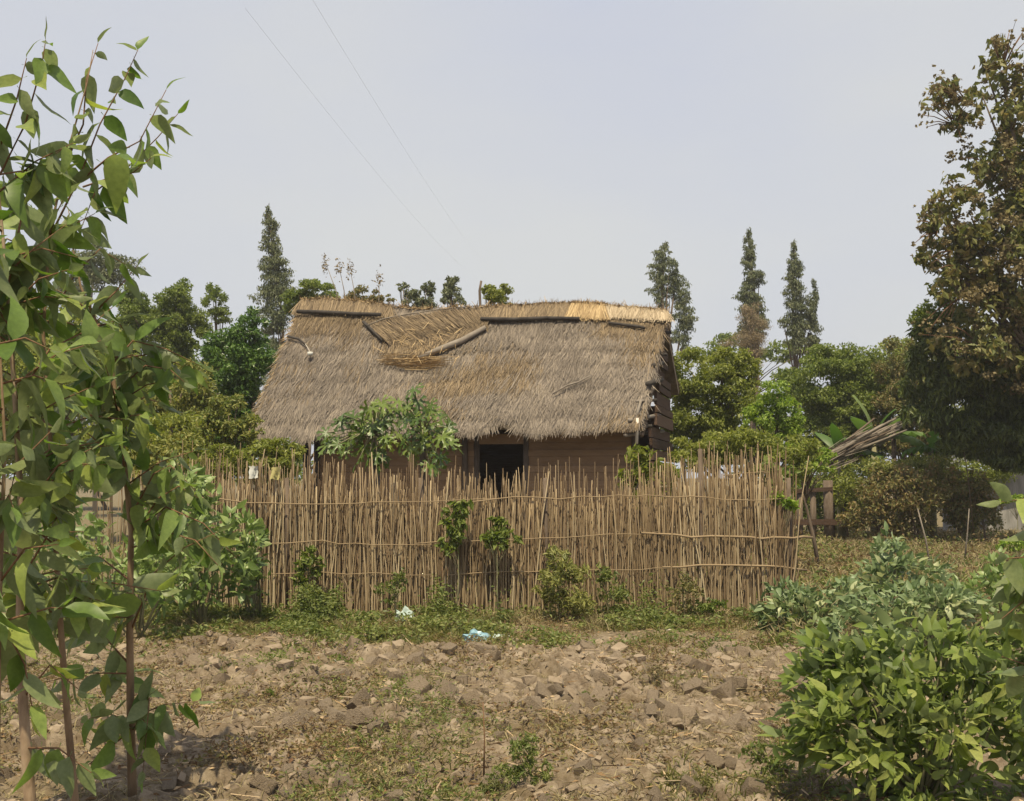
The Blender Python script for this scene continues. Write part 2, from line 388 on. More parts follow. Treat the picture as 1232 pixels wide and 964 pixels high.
def soil_mat():
    m, t, new, ln = nodes('soil')
    tcn = new('ShaderNodeTexCoord')
    def nzn(s, d=6, ro=.6):
        n = new('ShaderNodeTexNoise'); n.inputs['Scale'].default_value = s; n.inputs['Detail'].default_value = d
        n.inputs['Roughness'].default_value = ro; ln(tcn.outputs['Object'], n.inputs['Vector']); return n
    a, b_, c = nzn(1.1, 5), nzn(9, 8, .72), nzn(45, 4)
    r1 = ramp(new, [(.30, (.075, .054, .036)), (.44, (.155, .116, .080)), (.55, (.235, .186, .136)), (.70, (.35, .285, .215))])
    ln(b_.outputs['Fac'], r1.inputs['Fac'])
    # patches of dry brown and of thin green growth
    r2 = ramp(new, [(.46, (0, 0, 0)), (.62, (1, 1, 1))]); ln(a.outputs['Fac'], r2.inputs['Fac'])
    m1 = new('ShaderNodeMix'); m1.data_type = 'RGBA'; m1.inputs['B'].default_value = (.155, .118, .066, 1)
    f1 = new('ShaderNodeMath'); f1.operation = 'MULTIPLY'; f1.inputs[1].default_value = .55
    ln(r2.outputs['Color'], f1.inputs[0]); ln(f1.outputs[0], m1.inputs['Factor']); ln(r1.outputs['Color'], m1.inputs['A'])
    # far field carries dry grass: colour follows the distance from the tilled plot
    sx = new('ShaderNodeSeparateXYZ'); ln(tcn.outputs['Object'], sx.inputs[0])
    mr = new('ShaderNodeMapRange'); mr.inputs['From Min'].default_value = 10.6; mr.inputs['From Max'].default_value = 12.6
    ln(sx.outputs['Y'], mr.inputs['Value'])
    m2 = new('ShaderNodeMix'); m2.data_type = 'RGBA'; m2.inputs['B'].default_value = (.135, .112, .052, 1)
    f2 = new('ShaderNodeMath'); f2.operation = 'MULTIPLY'; f2.inputs[1].default_value = .6
    ln(mr.outputs[0], f2.inputs[0]); ln(f2.outputs[0], m2.inputs['Factor']); ln(m1.outputs['Result'], m2.inputs['A'])
    b = new('ShaderNodeBsdfPrincipled'); b.inputs['Roughness'].default_value = .95; b.inputs['Specular IOR Level'].default_value = .15
    ln(m2.outputs['Result'], b.inputs['Base Color'])
    bp = new('ShaderNodeBump'); bp.inputs['Strength'].default_value = .9; bp.inputs['Distance'].default_value = .03
    ad = new('ShaderNodeMath'); ad.operation = 'MULTIPLY_ADD'; ad.inputs[1].default_value = .4
    ln(c.outputs['Fac'], ad.inputs[0]); ln(b_.outputs['Fac'], ad.inputs[2]); ln(ad.outputs[0], bp.inputs['Height'])
    ln(bp.outputs[0], b.inputs['Normal'])
    o = new('ShaderNodeOutputMaterial'); ln(b.outputs[0], o.inputs['Surface'])
    return m
M['soil'] = soil_mat()

# ------------------------------------------------------------------ ground
def axis(segs):
    out = [np.array([segs[0][0]])]
    for a, b, n in segs: out.append(np.linspace(a, b, n + 1)[1:])
    return np.concatenate(out)
xs = axis([(-2500, -300, 6), (-300, -40, 10), (-40, -7, 40), (-7, 7, 380), (7, 40, 40), (40, 300, 10), (300, 2500, 6)])
ys = axis([(-400, -20, 5), (-20, 3, 12), (3, 4.6, 20), (4.6, 9, 190), (9, 13.6, 150), (13.6, 24, 60), (24, 60, 36), (60, 300, 10), (300, 3000, 8)])
gxm, gym = np.meshgrid(xs, ys)
gz = ground_h(gxm, gym)
V = np.stack([gxm, gym, gz], -1).reshape(-1, 3)
nx_, ny_ = len(xs), len(ys)
ii = (np.arange(ny_ - 1)[:, None] * nx_ + np.arange(nx_ - 1)[None]).reshape(-1, 1)
F = ii + np.array([[0, 1, nx_ + 1, nx_]])
ground = link('ground', mesh('ground', V, F, True), M['soil'], None, 'structure')

# soil clods: pieces of the tilled ground
def clod_V(k, flat):
    a = random.Random(k)
    import bmesh
    bm = bmesh.new()
    for q in range(8):                                    # broken lump: jittered box corners, edges crumbled
        v = Vector(((q & 1) * 2 - 1, (q >> 1 & 1) * 2 - 1, (q >> 2) * 2 - 1)) * .72
        for _ in range(5):
            w_ = v.lerp(v.normalized(), .6) * a.uniform(.7, 1.0) + Vector((a.uniform(-.28, .28), a.uniform(-.28, .28), a.uniform(-.28, .28)))
            bm.verts.new((w_.x, w_.y * .85, w_.z * flat))
    r = bmesh.ops.convex_hull(bm, input=bm.verts)
    bmesh.ops.delete(bm, geom=[v for v in bm.verts if not v.link_faces], context='VERTS')
    bmesh.ops.triangulate(bm, faces=bm.faces)
    bmesh.ops.recalc_face_normals(bm, faces=bm.faces)
    bm.verts.index_update()
    Vv = np.array([v.co[:] for v in bm.verts]); Ff = np.array([[v.index for v in f.verts] for f in bm.faces])
    bm.free(); return Vv, Ff
clods = [clod_V(k, .66 + .06 * (k % 5)) for k in range(10)]
clod_me = []
for k, (v, f) in enumerate(clods):
    me = mesh('soil_clod', v, f); me.materials.append(M['clod']); clod_me.append(me)
def clod_spot(rg):
    while True:
        y = 4.9 + 6.6 * rg.random() ** 1.0; px = rg.uniform(-60, 1000)
        x = (px - CX) / FPX * y
        d = float(tilled(x, y)); c = .5 + .5 * float(pn(x * .8, y * .8, 77)) + .55 * math.exp(-((x - .2) / 2.6) ** 2 - ((y - 8.4) / 1.7) ** 2)
        if rg.random() < d * c: return x, y
rc = np.random.default_rng(3)
items = []
hand = [(600, 862, .17), (570, 852, .13), (617, 831, .10), (690, 872, .13), (752, 878, .10), (748, 830, .12), (665, 850, .10), (925, 880, .17),
        (500, 800, .13), (540, 798, .12), (465, 850, .13), (390, 852, .10), (235, 783, .16), (285, 785, .14), (388, 748, .10), (350, 757, .07),
        (880, 790, .10), (850, 840, .10), (645, 808, .14), (715, 800, .10), (700, 845, .08), (810, 870, .09), (520, 820, .10), (770, 905, .12), (300, 940, .12), (860, 925, .11)]
for px, py, s in hand:
    r = ray(px, py); k = -CAMZ / r.z; items.append((r.x * k, r.y * k, s * .62, True))
for _ in range(1700):
    x, y = clod_spot(rc); items.append((x, y, (.018 + .062 * rc.random() ** 3.0) * (1 + .4 * (y > 7)), False))
items.sort(key=lambda q: -q[2] / q[1] - (1 if q[3] else 0))
SV, SF, sn = [], [], 0
for i, (x, y, s, _) in enumerate(items):
    z = gh(x, y) - s * .12
    rz = rc.uniform(0, 6.28); tx, ty = rc.uniform(-.6, .6, 2)
    sc = Vector((s * rc.uniform(.85, 1.35), s * rc.uniform(.75, 1.1), s * rc.uniform(.75, 1.15)))
    Mx = Matrix.LocRotScale(Vector((x, y, z)), Matrix.Rotation(rz, 3, 'Z') @ Matrix.Rotation(tx, 3, 'X') @ Matrix.Rotation(ty, 3, 'Y'), sc)
    k = int(rc.integers(10))
    if i < 290:
        o = bpy.data.objects.new('soil_clod', clod_me[k]); COL.objects.link(o); adopt(o, ground); o.matrix_basis = Mx
    else:
        A = np.array(Mx); SV.append(clods[k][0] @ A[:3, :3].T + A[:3, 3]); SF.append(clods[k][1] + sn); sn += len(clods[k][0])
link('soil_crumbs', mesh('soil_crumbs', np.concatenate(SV), np.concatenate(SF)), M['clod'], ground, 'stuff')

def scatter_grass(name, pts, hmin, hmax, wid, mat, lean=.5, rg=rng, kind='stuff', parent=None):
    n = len(pts); O = np.zeros((n, 3)); O[:, :2] = pts; O[:, 2] = ground_h(pts[:, 0], pts[:, 1]) - .01
    d = rg.normal(size=(n, 3)) * lean; d[:, 2] = 1
    ln_ = rg.uniform(hmin, hmax, n)
    bend = np.zeros((n, 3)); bend[:, :2] = d[:, :2] * ln_[:, None] * .35; bend[:, 2] = -.12 * ln_
    sd = rg.normal(size=(n, 3)); sd[:, 2] = 0; sd[:, 0] += .8
    Vv, Ff = straws(O, d, ln_, wid, sd, bend, tip=.2)
    return link(name, mesh(name, Vv, Ff), mat, parent, kind)
def spots(n, fn, x0, x1, y0, y1, rg=rng):
    """random ground spots in view kept with probability fn(x, y); x0, x1 in photo pixels"""
    out = []; tot = 0
    while tot < n:
        y = rg.uniform(y0, y1, 20000); x = (rg.uniform(x0, x1, 20000) - CX) / FPX * y
        k = rg.random(20000) < fn(x, y); out.append(np.stack([x[k], y[k]], 1)); tot += int(k.sum())
        if len(out) > 60: break
    return np.concatenate(out)[:n]
def tuft(pts, m, sp, rg=rng):
    return (pts[:, None, :] + rg.normal(size=(len(pts), m, 2)) * sp).reshape(-1, 2)
# green band at the foot of the fence, sparse green elsewhere
f_green = lambda x, y: smooth(9.6, 11.8, y) * smooth(-.05, .45, pn(x * .9, y * 1.3, 8) + .5 * pn(x * 3, y * 3, 9) + .16 - .05 * x)
scatter_grass('green_grass', tuft(spots(2300, f_green, 60, 960, 10.0, 13.3), 7, .05), .04, .14, .010, M['grass'], .6)
f_patch = lambda x, y: smooth(.18, .55, pn(x * .8 + 3, y * .8, 18)) * (1 - smooth(10.5, 11.5, y))
scatter_grass('sparse_grass', tuft(spots(1100, f_patch, -40, 1000, 5.0, 11.0), 7, .04), .02, .085, .006, M['grass'], .8)
f_dry = lambda x, y: .25 + .75 * smooth(-.1, .4, pn(x * 1.1, y * 1.1, 28))
scatter_grass('dry_grass', tuft(spots(4600, f_dry, -60, 1010, 4.9, 12.6), 8, .05), .02, .09, .005, M['drygrass'], 1.1)
f_fence = lambda x, y: smooth(-.2, .3, pn(x * 1.4, y, 38))
scatter_grass('dry_fence_grass', tuft(spots(700, f_fence, 200, 970, 11.6, 13.0), 6, .05), .05, .18, .008, M['drygrass'], .6)
f_right = lambda x, y: .3 + .7 * smooth(-.2, .3, pn(x * .6, y * .6, 48))
scatter_grass('dry_field_grass', tuft(spots(3800, f_right, 930, 1420, 10.5, 31.0), 7, .10), .08, .34, .016, M['drygrass'], .55)
scatter_grass('field_weeds', tuft(spots(700, lambda x, y: smooth(.0, .4, pn(x * .7, y * .7, 58)), 940, 1420, 10.0, 30.0), 7, .08), .08, .26, .022, M['grass'], .6)
scatter_grass('yard_grass', tuft(spots(900, lambda x, y: np.ones_like(x), -400, 1000, 13.4, 30), 7, .12), .1, .35, .02, M['yellowish'], .55)
scatter_grass('near_right_grass', tuft(spots(500, lambda x, y: smooth(-.2, .3, pn(x, y, 68)), 800, 1280, 5.0, 8.5), 8, .05), .03, .10, .006, M['grass'], .7)
# leaf litter and straw bits lying on the soil
pt = spots(3800, lambda x, y: .35 + .65 * smooth(-.1, .4, pn(x * 1.3, y * 1.3, 88)), -60, 1300, 4.9, 12.5)
C3 = np.zeros((len(pt), 3)); C3[:, :2] = pt; C3[:, 2] = ground_h(pt[:, 0], pt[:, 1]) + .012
dd = rng.normal(size=C3.shape); dd[:, 2] *= .25
Vl, Fl = leaves_cloud(C3, dd, .048, .4, flatness=2.5)
pt = spots(1800, lambda x, y: .6 + 0 * x, -60, 1000, 4.9, 12.5)
O3 = np.zeros((len(pt), 3)); O3[:, :2] = pt; O3[:, 2] = ground_h(pt[:, 0], pt[:, 1]) + .015
dd = rng.normal(size=O3.shape); dd[:, 2] *= .18
Vs, Fs = straws(O3, dd, rng.uniform(.04, .16, len(pt)), .007, rng.normal(size=O3.shape), tip=.7)
link('leaf_litter', mesh('leaf_litter', np.concatenate([Vl, Vs]), np.concatenate([Fl, Fs + len(Vl)])), M['litter'], None, 'stuff')
# low leafy weeds and brown dead growth on the soil
def cover_leaves(name, pts, size, hmax, mat, asp=.5):
    C_ = np.zeros((len(pts), 3)); C_[:, :2] = pts; C_[:, 2] = ground_h(pts[:, 0], pts[:, 1]) + .005 + hmax * rng.random(len(pts)) ** (1.0 if hmax < .2 else 2.2) * (1 if hmax < .2 else (.45 + .9 * np.clip(.5 + pn(pts[:, 0] * 4, pts[:, 1] * 4, 90), 0, 1)))
    d_ = rng.normal(size=C_.shape); d_[:, 2] = np.abs(d_[:, 2]) * .6
    V_, F_ = leaves_cloud(C_, d_, size, asp, flatness=1.0, fold=False)
    return link(name, mesh(name, V_, F_), mat, None, 'stuff')
cover_leaves('green_weeds', tuft(spots(1500, lambda x, y: f_green(x, y) * smooth(-.1, .3, pn(x * 2, y * 2, 83)), 60, 960, 9.8, 13.0), 8, .06), .05, .13, M['weed'])
cover_leaves('fence_foot_weeds', tuft(spots(700, lambda x, y: smooth(.05, .5, pn(x * 1.6, y * 0 + 3, 87)), 200, 950, 12.2, 12.85), 10, .07), .05, .38, M['weed'])
cover_leaves('brown_weeds', tuft(spots(2400, lambda x, y: smooth(-.05, .4, pn(x * 1.2, y * 1.2, 84)), -60, 1000, 4.9, 12.8), 9, .05), .032, .07, M['brownweed'], .4)
cover_leaves('soil_weeds', tuft(spots(750, f_patch, -40, 1000, 4.9, 11.2), 9, .045), .028, .06, M['weed'], .4)
cover_leaves('bank_weeds', tuft(spots(1500, lambda x, y: smooth(-.1, .35, pn(x * .7, y * .5, 85)), 930, 1420, 10.0, 30.0), 9, .10), .08, .26, M['weed'])
cover_leaves('bank_brown_weeds', tuft(spots(1500, lambda x, y: smooth(-.1, .35, pn(x * .7, y * .5, 86)), 930, 1420, 12.0, 31.0), 9, .12), .08, .30, M['brownweed'])

# ------------------------------------------------------------------ hut
ER, EL = P(770, 519, 16.5), P(301, 528, 18.1)          # eave right / left
RR, RL = P(801, 379, 18.75), P(366, 372, 20.35)        # ridge right / left
back = (RR - ER); back.z = 0
BK = .62                                              # the back slope is shorter than the front one
HB = [RL + Vector((back.x, back.y, (EL.z - RL.z))) * BK, RR + Vector((back.x, back.y, (ER.z - RR.z))) * BK]
hut_loc = (ER + EL) / 2; hut_loc.y += 2; hut_loc.z = 0
hut = thing('thatched_hut', hut_loc, 'weathered grey-brown thatched hut with dark doorway behind the stick fence', 'hut')
nER, nEL, nRR, nRL = [np.array(v) for v in (ER, EL, RR, RL)]
Nroof = np.cross(nER - nEL, nRL - nEL); Nroof /= np.linalg.norm(Nroof)
if Nroof[2] < 0: Nroof = -Nroof
axis_u = (nER - nEL) / np.linalg.norm(nER - nEL)
LEN = np.linalg.norm(nER - nEL); SLP = np.linalg.norm(nRR - nER)
def roof_pt(u, v, off=0.0):
    """u 0..1 left to right, v 0 ridge .. 1 eave, off along the outward normal"""
    u = np.asarray(u, float)[..., None]; v = np.asarray(v, float)[..., None]
    p = (nRL * (1 - u) + nRR * u) * (1 - v) + (nEL * (1 - u) + nER * u) * v
    sag = .035 * pn(u[..., 0] * 5, v[..., 0] * 3 + 7, 91) + .02 * pn(u[..., 0] * 14, v[..., 0] * 6, 92)
    p = p + Nroof * (np.asarray(off)[..., None] + sag[..., None])
    p[..., 2] += .06 * np.sin(u[..., 0] * 9 + 1.0) * (1 - v[..., 0])
    return p
def roof_uv(px, py):
    """roof u, v under a photo pixel"""
    r = np.array(ray(px, py)); o = np.array([0, 0, CAMZ])
    n = Nroof; t = np.dot((nEL + nRR) / 2 - o, n) / np.dot(r, n); p = o + r * t
    for _ in range(1): pass
    # solve bilinear by a few Newton steps
    u, v = .5, .5
    for _ in range(12):
        b = (nRL * (1 - u) + nRR * u) * (1 - v) + (nEL * (1 - u) + nER * u) * v
        du = (nRR - nRL) * (1 - v) + (nER - nEL) * v; dv = (nEL * (1 - u) + nER * u) - (nRL * (1 - u) + nRR * u)
        s = np.linalg.lstsq(np.stack([du, dv], 1), p - b, rcond=None)[0]; u += s[0]; v += s[1]
    return u, v
def roof_at(px, py, off=.1):
    u, v = roof_uv(px, py); return Vector(roof_pt(np.array([u]), np.array([v]), np.array([off]))[0])
# slab below the straw, front and back slopes
def slab(name, fn, nu=24, nv=10, th=.12):
    uu, vv = np.meshgrid(np.linspace(0, 1, nu + 1), np.linspace(0, .93, nv + 1))
    A = fn(uu, vv, 0.0).reshape(-1, 3); B = fn(uu, vv, -th).reshape(-1, 3)
    n = len(A); w = nu + 1
    q = (np.arange(nv)[:, None] * w + np.arange(nu)[None]).reshape(-1, 1)
    F1 = q + np.array([[0, w, w + 1, 1]]); F2 = q + n + np.array([[0, 1, w + 1, w]])
    ed = []
    for i in range(nu): ed += [[i, i + 1, n + i + 1, n + i], [nv * w + i + 1, nv * w + i, n + nv * w + i, n + nv * w + i + 1]]
    for j in range(nv): ed += [[(j + 1) * w, j * w, n + j * w, n + (j + 1) * w], [j * w + nu, (j + 1) * w + nu, n + (j + 1) * w + nu, n + j * w + nu]]
    return link(name, mesh(name, np.concatenate([A, B]), np.concatenate([F1, F2, np.array(ed)])), M['thatch_base'], hut)
front = slab('roof', lambda u, v, o: roof_pt(u, v, np.zeros_like(u) + o))
nBL, nBR = np.array(HB[0]), np.array(HB[1])
Nb = np.cross(nBR - nBL, nRL - nBL); Nb /= np.linalg.norm(Nb)
if Nb[2] < 0: Nb = -Nb
def back_pt(u, v, off=0.0):
    u = np.asarray(u)[..., None]; v = np.asarray(v)[..., None]
    p = (nRL * (1 - u) + nRR * u) * (1 - v) + (nBL * (1 - u) + nBR * u) * v
    p = p + Nb * np.asarray(off)[..., None]
    p[..., 2] += .06 * np.sin(u[..., 0] * 9 + 1.0) * (1 - v[..., 0])
    return p
backr = slab('roof', lambda u, v, o: back_pt(u, v, np.zeros_like(u) + o))
rt = np.random.default_rng(21)
SD = axis_u[None]
def eave_cut(u):
    """ragged eave: extra length (m) of the lowest straws along u"""
    e = .10 * pn(u * 23, u * 0 + 2, 31) + .10 * pn(u * 61, u * 0 + 4, 32)
    e = e - .27 * np.exp(-((u - .66) / .034) ** 2)      # notch above the doorway
    e = e + .03 * (u > .72)
    return e
vk = [.16, .27, .385, .50, .61, .715, .81, .90, 1.0]
for k, v1 in enumerate(vk):
    last = k == len(vk) - 1
    n = 6200 if last else 5400
    u = rt.uniform(-.004, .998, n)
    wob = (.012 if last else .040) * pn(u * 5, u * 0 + k * 3.7, 51) + (.006 if last else .016) * pn(u * 21, u * 0 + k * 1.9, 52)
    if last:                                             # clumps with gaps near the right end of the eave
        gap = pn(u * 38, u * 0, 71) < -.22
        keep = ~(gap & (u > .80)); u, wob = u[keep], wob[keep]; n = len(u)
    lay = rt.random(n)
    ln_ = rt.uniform(.22, .52, n)
    tipv = v1 + wob + rt.normal(0, .010 if last else .026, n) - .02 * (1 - lay)
    if last: tipv = tipv + eave_cut(u) / SLP * 1.0
    v0 = np.maximum(.0, tipv - ln_ / SLP)
    o0 = .015 + .03 * lay; o1 = .03 + (.05 if last else .045) * lay + .04 * rt.random(n) ** 2
    lat = (rt.normal(0, .085, n) + .03 * pn(u * 30, v1 + u * 0, 61)) / LEN
    if last: lat = lat - .012 * smooth(.78, .95, u)
    A = roof_pt(u, v0, o0); B = roof_pt(u + lat, tipv, o1 - (0.06 * lay * last))
    d = B - A; Ls = np.linalg.norm(d, axis=1)
    sd = SD + rt.normal(0, .35, (n, 1)) * Nroof[None]
    bend = -np.array([[0, 0, 1]]) * (rt.uniform(.0, .07, n)[:, None] if last else rt.uniform(0, .02, n)[:, None])
    warm = (1.1 * pn(u * 3.2, tipv * 2.3, 201) + .5 * pn(u * 11, tipv * 8, 202) + .28 - .95 * tipv + rt.normal(0, .25, n)) > 0
    if warm.sum() < 120: warm[:] = False
    if (~warm).sum() < 120: warm[:] = True
    for sel, mt in ((~warm, 'thatch'), (warm, 'thatch_brown')):
        ns = int(sel.sum())
        if ns:
            Vv, Ff = straws(A[sel], d[sel], Ls[sel], rt.uniform(.006, .013, ns), sd[sel], bend[sel], tip=.35)
            link('thatch_course', mesh('thatch_course', Vv, Ff), M[mt], front, 'stuff')
# back slope straw, one thin layer
n = 5000; u = rt.random(n); v0 = rt.uniform(0, .85, n)
A = back_pt(u, v0, .02 + .03 * rt.random(n)); B = back_pt(u + rt.normal(0, .006, n), v0 + .16, .04 + .03 * rt.random(n))
Vv, Ff = straws(A, B - A, np.linalg.norm(B - A, axis=1), .014, np.repeat(SD, n, 0))
link('thatch_course', mesh('thatch_course', Vv, Ff), M['thatch'], backr, 'stuff')
# straw sticking out past the verges
for uu_, sgn in ((0.0, -1), (1.0, 1)):
    n = 900; v0 = rt.uniform(0, .97, n)
    A = roof_pt(np.full(n, uu_), v0, rt.uniform(-.10, .06, n))
    d = axis_u[None] * sgn * rt.uniform(.1, 1.0, (n, 1)) + ((nER - nRR) / SLP)[None] * rt.uniform(.5, 1.4, (n, 1)) + rt.normal(0, .1, (n, 3))
    if sgn > 0: d = d - axis_u[None] * .35
    Vv, Ff = straws(A, d, rt.uniform(.08, .22, n) * (1 if sgn < 0 else .55), .012, rt.normal(size=(n, 3)))
    link('verge_straw', mesh('verge_straw', Vv, Ff), M['thatch_gold'] if sgn < 0 else M['thatch'], front, 'stuff')
# ridge caps: a bundle of straw bent over the ridge, pinned with dark poles
def ridge_cap(u0, u1, drop, mat, off=.10, n=2400):
    u = rt.uniform(u0, u1, n); lay = rt.random(n)
    A = roof_pt(u, np.full(n, -.012), off + .05 * lay); B = roof_pt(u + rt.normal(0, .012, n), drop / SLP + rt.normal(0, .010, n), off * .75 + .05 * lay)
    Vv, Ff = straws(A, B - A, np.linalg.norm(B - A, axis=1), rt.uniform(.009, .018, n), SD + rt.normal(0, .3, (n, 1)) * Nroof[None], tip=.7)
    A2 = A; B2 = back_pt(u, np.full(n, .12), .1 + .05 * lay)
    V2, F2 = straws(A2, B2 - A2, np.linalg.norm(B2 - A2, axis=1), .014, np.repeat(SD, n, 0))
    m3 = 420; u3 = rt.uniform(u0, u1, m3)                # stubble standing up along the crest
    A3 = roof_pt(u3, np.full(m3, -.005), off + .02 * rt.random(m3)); d3 = rt.normal(0, .6, (m3, 3)); d3[:, 2] = .5
    V3, F3 = straws(A3, d3, rt.uniform(.04, .11, m3), .010, rt.normal(size=(m3, 3)))
    Vv = np.concatenate([Vv, V2, V3]); Ff = np.concatenate([Ff, F2 + 6 * n, F3 + 12 * n])
    return link('ridge_cap', mesh('ridge_cap', Vv, Ff), mat, hut)
uv = roof_uv
m3 = 1500; u3 = rt.uniform(-.005, 1.004, m3); A3 = roof_pt(u3, np.full(m3, -.005), .09 + .06 * rt.random(m3)); d3 = rt.normal(0, .7, (m3, 3)); d3[:, 2] = rt.normal(.25, .4, m3)
Vv, Ff = straws(A3, d3, rt.uniform(.05, .15, m3), .009, rt.normal(size=(m3, 3)), tip=.6)
link('ridge_stubble', mesh('ridge_stubble', Vv, Ff), M['thatch_gold'], hut, 'stuff')
ridge_cap(-.005, uv(470, 388)[0], .30, M['thatch_brown'])
ridge_cap(uv(470, 388)[0], uv(585, 380)[0], .20, M['thatch'], off=.06, n=1500)
ridge_cap(uv(582, 388)[0], uv(692, 388)[0], .34, M['thatch_brown'])
ridge_cap(uv(685, 388)[0], uv(725, 388)[0], .36, M['thatch_gold'], off=.12, n=900)
ridge_cap(uv(720, 388)[0], 1.004, .27, M['thatch_pale'], off=.10, n=2000)
def pole_on_roof(pix, rad, mat, off, name='roof_pole_or_shade', k=6):
    pts = [roof_at(a, b, off) for a, b in pix]
    return MB().tube(pts, rad, k).build(name, mat, hut, True)
pole_on_roof([(363, 392), (400, 394), (430, 393), (462, 390)], .038, M['pole_dark'], .13)
pole_on_roof([(581, 391), (620, 392), (660, 391), (698, 391)], .036, M['pole_dark'], .14)
pole_on_roof([(733, 392), (770, 394), (776, 395)], .028, M['pole_dark'], .11)
pole_on_roof([(352, 421), (364, 424), (374, 432)], [.028, .024, .015], M['pole_dark'], .12)
pole_on_roof([(441, 400), (452, 410), (464, 421)], [.03, .03, .018], M['pole_dark'], .12)  # not a pole: dark strip standing in for shade at the flap's end
pole_on_roof([(508, 441), (530, 430), (558, 416), (586, 401)], [.045, .06, .06, .045], M['pole_grey'], .14, 'fallen_pole')
pole_on_roof([(668, 488), (684, 477), (698, 472), (714, 463)], [.014, .016, .014, .008], M['pole_grey'], .13, 'dry_stick')
# the flap of thatch that arches down from the ridge, and the layer below it
ARC1 = [(446, 406), (465, 396), (490, 387), (520, 380), (550, 376), (585, 373)]
ARC2 = [(474, 424), (497, 418), (524, 410), (550, 403), (572, 398), (590, 392)]
ARC3 = [(468, 440), (492, 443), (511, 441), (535, 428), (560, 415), (586, 402)]
def flap(A_, B_, o0, o1, n, mat, wob=.0):
    """a sheet of thatch hanging from curve A to curve B on the roof"""
    pa = np.array([roof_at(x, y, o0) for x, y in A_]); pb_ = np.array([roof_at(x, y, o1) for x, y in B_]); t = np.linspace(0, 1, len(pa))
    s_ = rt.random(n); s2 = np.clip(s_ + rt.normal(0, .03, n), 0, 1); st = rt.uniform(0, .55, (n, 1))
    a_ = np.stack([np.interp(s_, t, pa[:, i]) for i in range(3)], 1); b_ = np.stack([np.interp(s2, t, pb_[:, i]) for i in range(3)], 1)
    lay = rt.random((n, 1)) * .06
    o_ = a_ * (1 - st) + b_ * st + Nroof * lay; e_ = a_ + (b_ - a_) * np.minimum(1.08, st + rt.uniform(.45, .7, (n, 1))) + Nroof * lay
    e_ = e_ + axis_u[None] * rt.normal(0, .035, (n, 1))
    Vv, Ff = straws(o_, e_ - o_, np.linalg.norm(e_ - o_, axis=1), rt.uniform(.006, .012, n), SD + rt.normal(0, .4, (n, 3)), tip=.5)
    # body under the straw, a thick quad strip
    m = MB(); k = len(pa)
    V_ = np.concatenate([pa - Nroof * .01, pb_ - Nroof * .01, pa - Nroof * .12, pb_ - Nroof * .12])
    F_ = []
    for i in range(k - 1): F_ += [[i, k + i, k + i + 1, i + 1], [k + i, 3 * k + i, 3 * k + i + 1, k + i + 1], [i, i + 1, 2 * k + i + 1, 2 * k + i]]
    F_ += [[0, 2 * k, 3 * k, k], [k - 1, 2 * k - 1, 4 * k - 1, 3 * k - 1]]
    o = m.add(V_, F_).build('thatch_flap', M['thatch_base'], hut)
    link('flap_straw', mesh('flap_straw', Vv, Ff), M[mat], o, 'stuff')
flap(ARC2, ARC3, .07, .05, 1500, 'thatch_brown')
flap(ARC1, ARC2, .10, .07, 2200, 'thatch_brown')
pole_on_roof(ARC1, [.010, .013, .014, .012, .010, .006], M['pole_grey'], .15)
n = 100; pu, pv = rt.normal(515, 26, n), rt.normal(420, 12, n)
c = np.array([roof_at(a, b, .17) for a, b in zip(pu, pv)]) + rt.normal(0, .03, (n, 3))
d = axis_u[None] * rt.normal(0, .8, (n, 1)) + ((nER - nRR) / SLP)[None] * rt.normal(.4, .6, (n, 1)) + rt.normal(0, .06, (n, 3))
Vv, Ff = straws(c, d, rt.uniform(.10, .28, n), .009, rt.normal(size=(n, 3)) * .4 + SD, tip=.6)
link('loose_straw', mesh('loose_straw', Vv, Ff), M['thatch_gold'], front, 'stuff')
n = 200
c = np.array([roof_at(a, b, .10) for a, b in zip(rt.uniform(458, 520, 120), rt.normal(446, 4, 120))])[rt.integers(0, 120, n)] + rt.normal(0, .03, (n, 3)) + Nroof * .03
Vv, Ff = straws(c, axis_u[None] + rt.normal(0, .12, (n, 3)), rt.uniform(.2, .5, n), .010, np.repeat(Nroof[None], n, 0) + rt.normal(size=(n, 3)) * .5, tip=.6)
link('loose_straw', mesh('loose_straw', Vv, Ff), M['thatch_gold'], front, 'stuff')

# walls: set back from the eave; boards are parts
e_dir = Vector((axis_u[0], axis_u[1], 0)).normalized(); b_dir = Vector((-e_dir.y, e_dir.x, 0))
if b_dir.y < 0: b_dir = -b_dir
w0 = Vector((ER.x, ER.y, 0)) + b_dir * .55 - e_dir * .12          # front right wall corner
WL = (Vector((EL.x, EL.y, 0)) - Vector((ER.x, ER.y, 0))).length
wl = w0 - e_dir * (WL - 1.0)                                        # front left wall corner
DEPTH = back.length * (1 + BK) - .95
def along(p, x): return p + e_dir * x
WLEN = (w0 - wl).length
def px_to_x(px):
    """distance along the front wall from its left corner for a pixel column"""
    r = ray(px, 560); n = Vector((-e_dir.y, e_dir.x, 0)); o = Vector((0, 0, 0))
    t = (wl - o).dot(n) / Vector((r.x, r.y, 0)).dot(n); p = Vector((r.x, r.y, 0)) * t
    return (p - wl).dot(e_dir)
xd0, xd1 = px_to_x(573), px_to_x(633)
def board(p, q, z0, z1, th, mat, name='wall_board', out=b_dir):
    c = [p + Vector((0, 0, z0)), q + Vector((0, 0, z0)), q + out * th + Vector((0, 0, z0)), p + out * th + Vector((0, 0, z0))]
    c += [v + Vector((0, 0, z1 - z0)) for v in c]
    return MB().box8(c).build(name, mat, hut)
rb = random.Random(4)
zb = 0.0
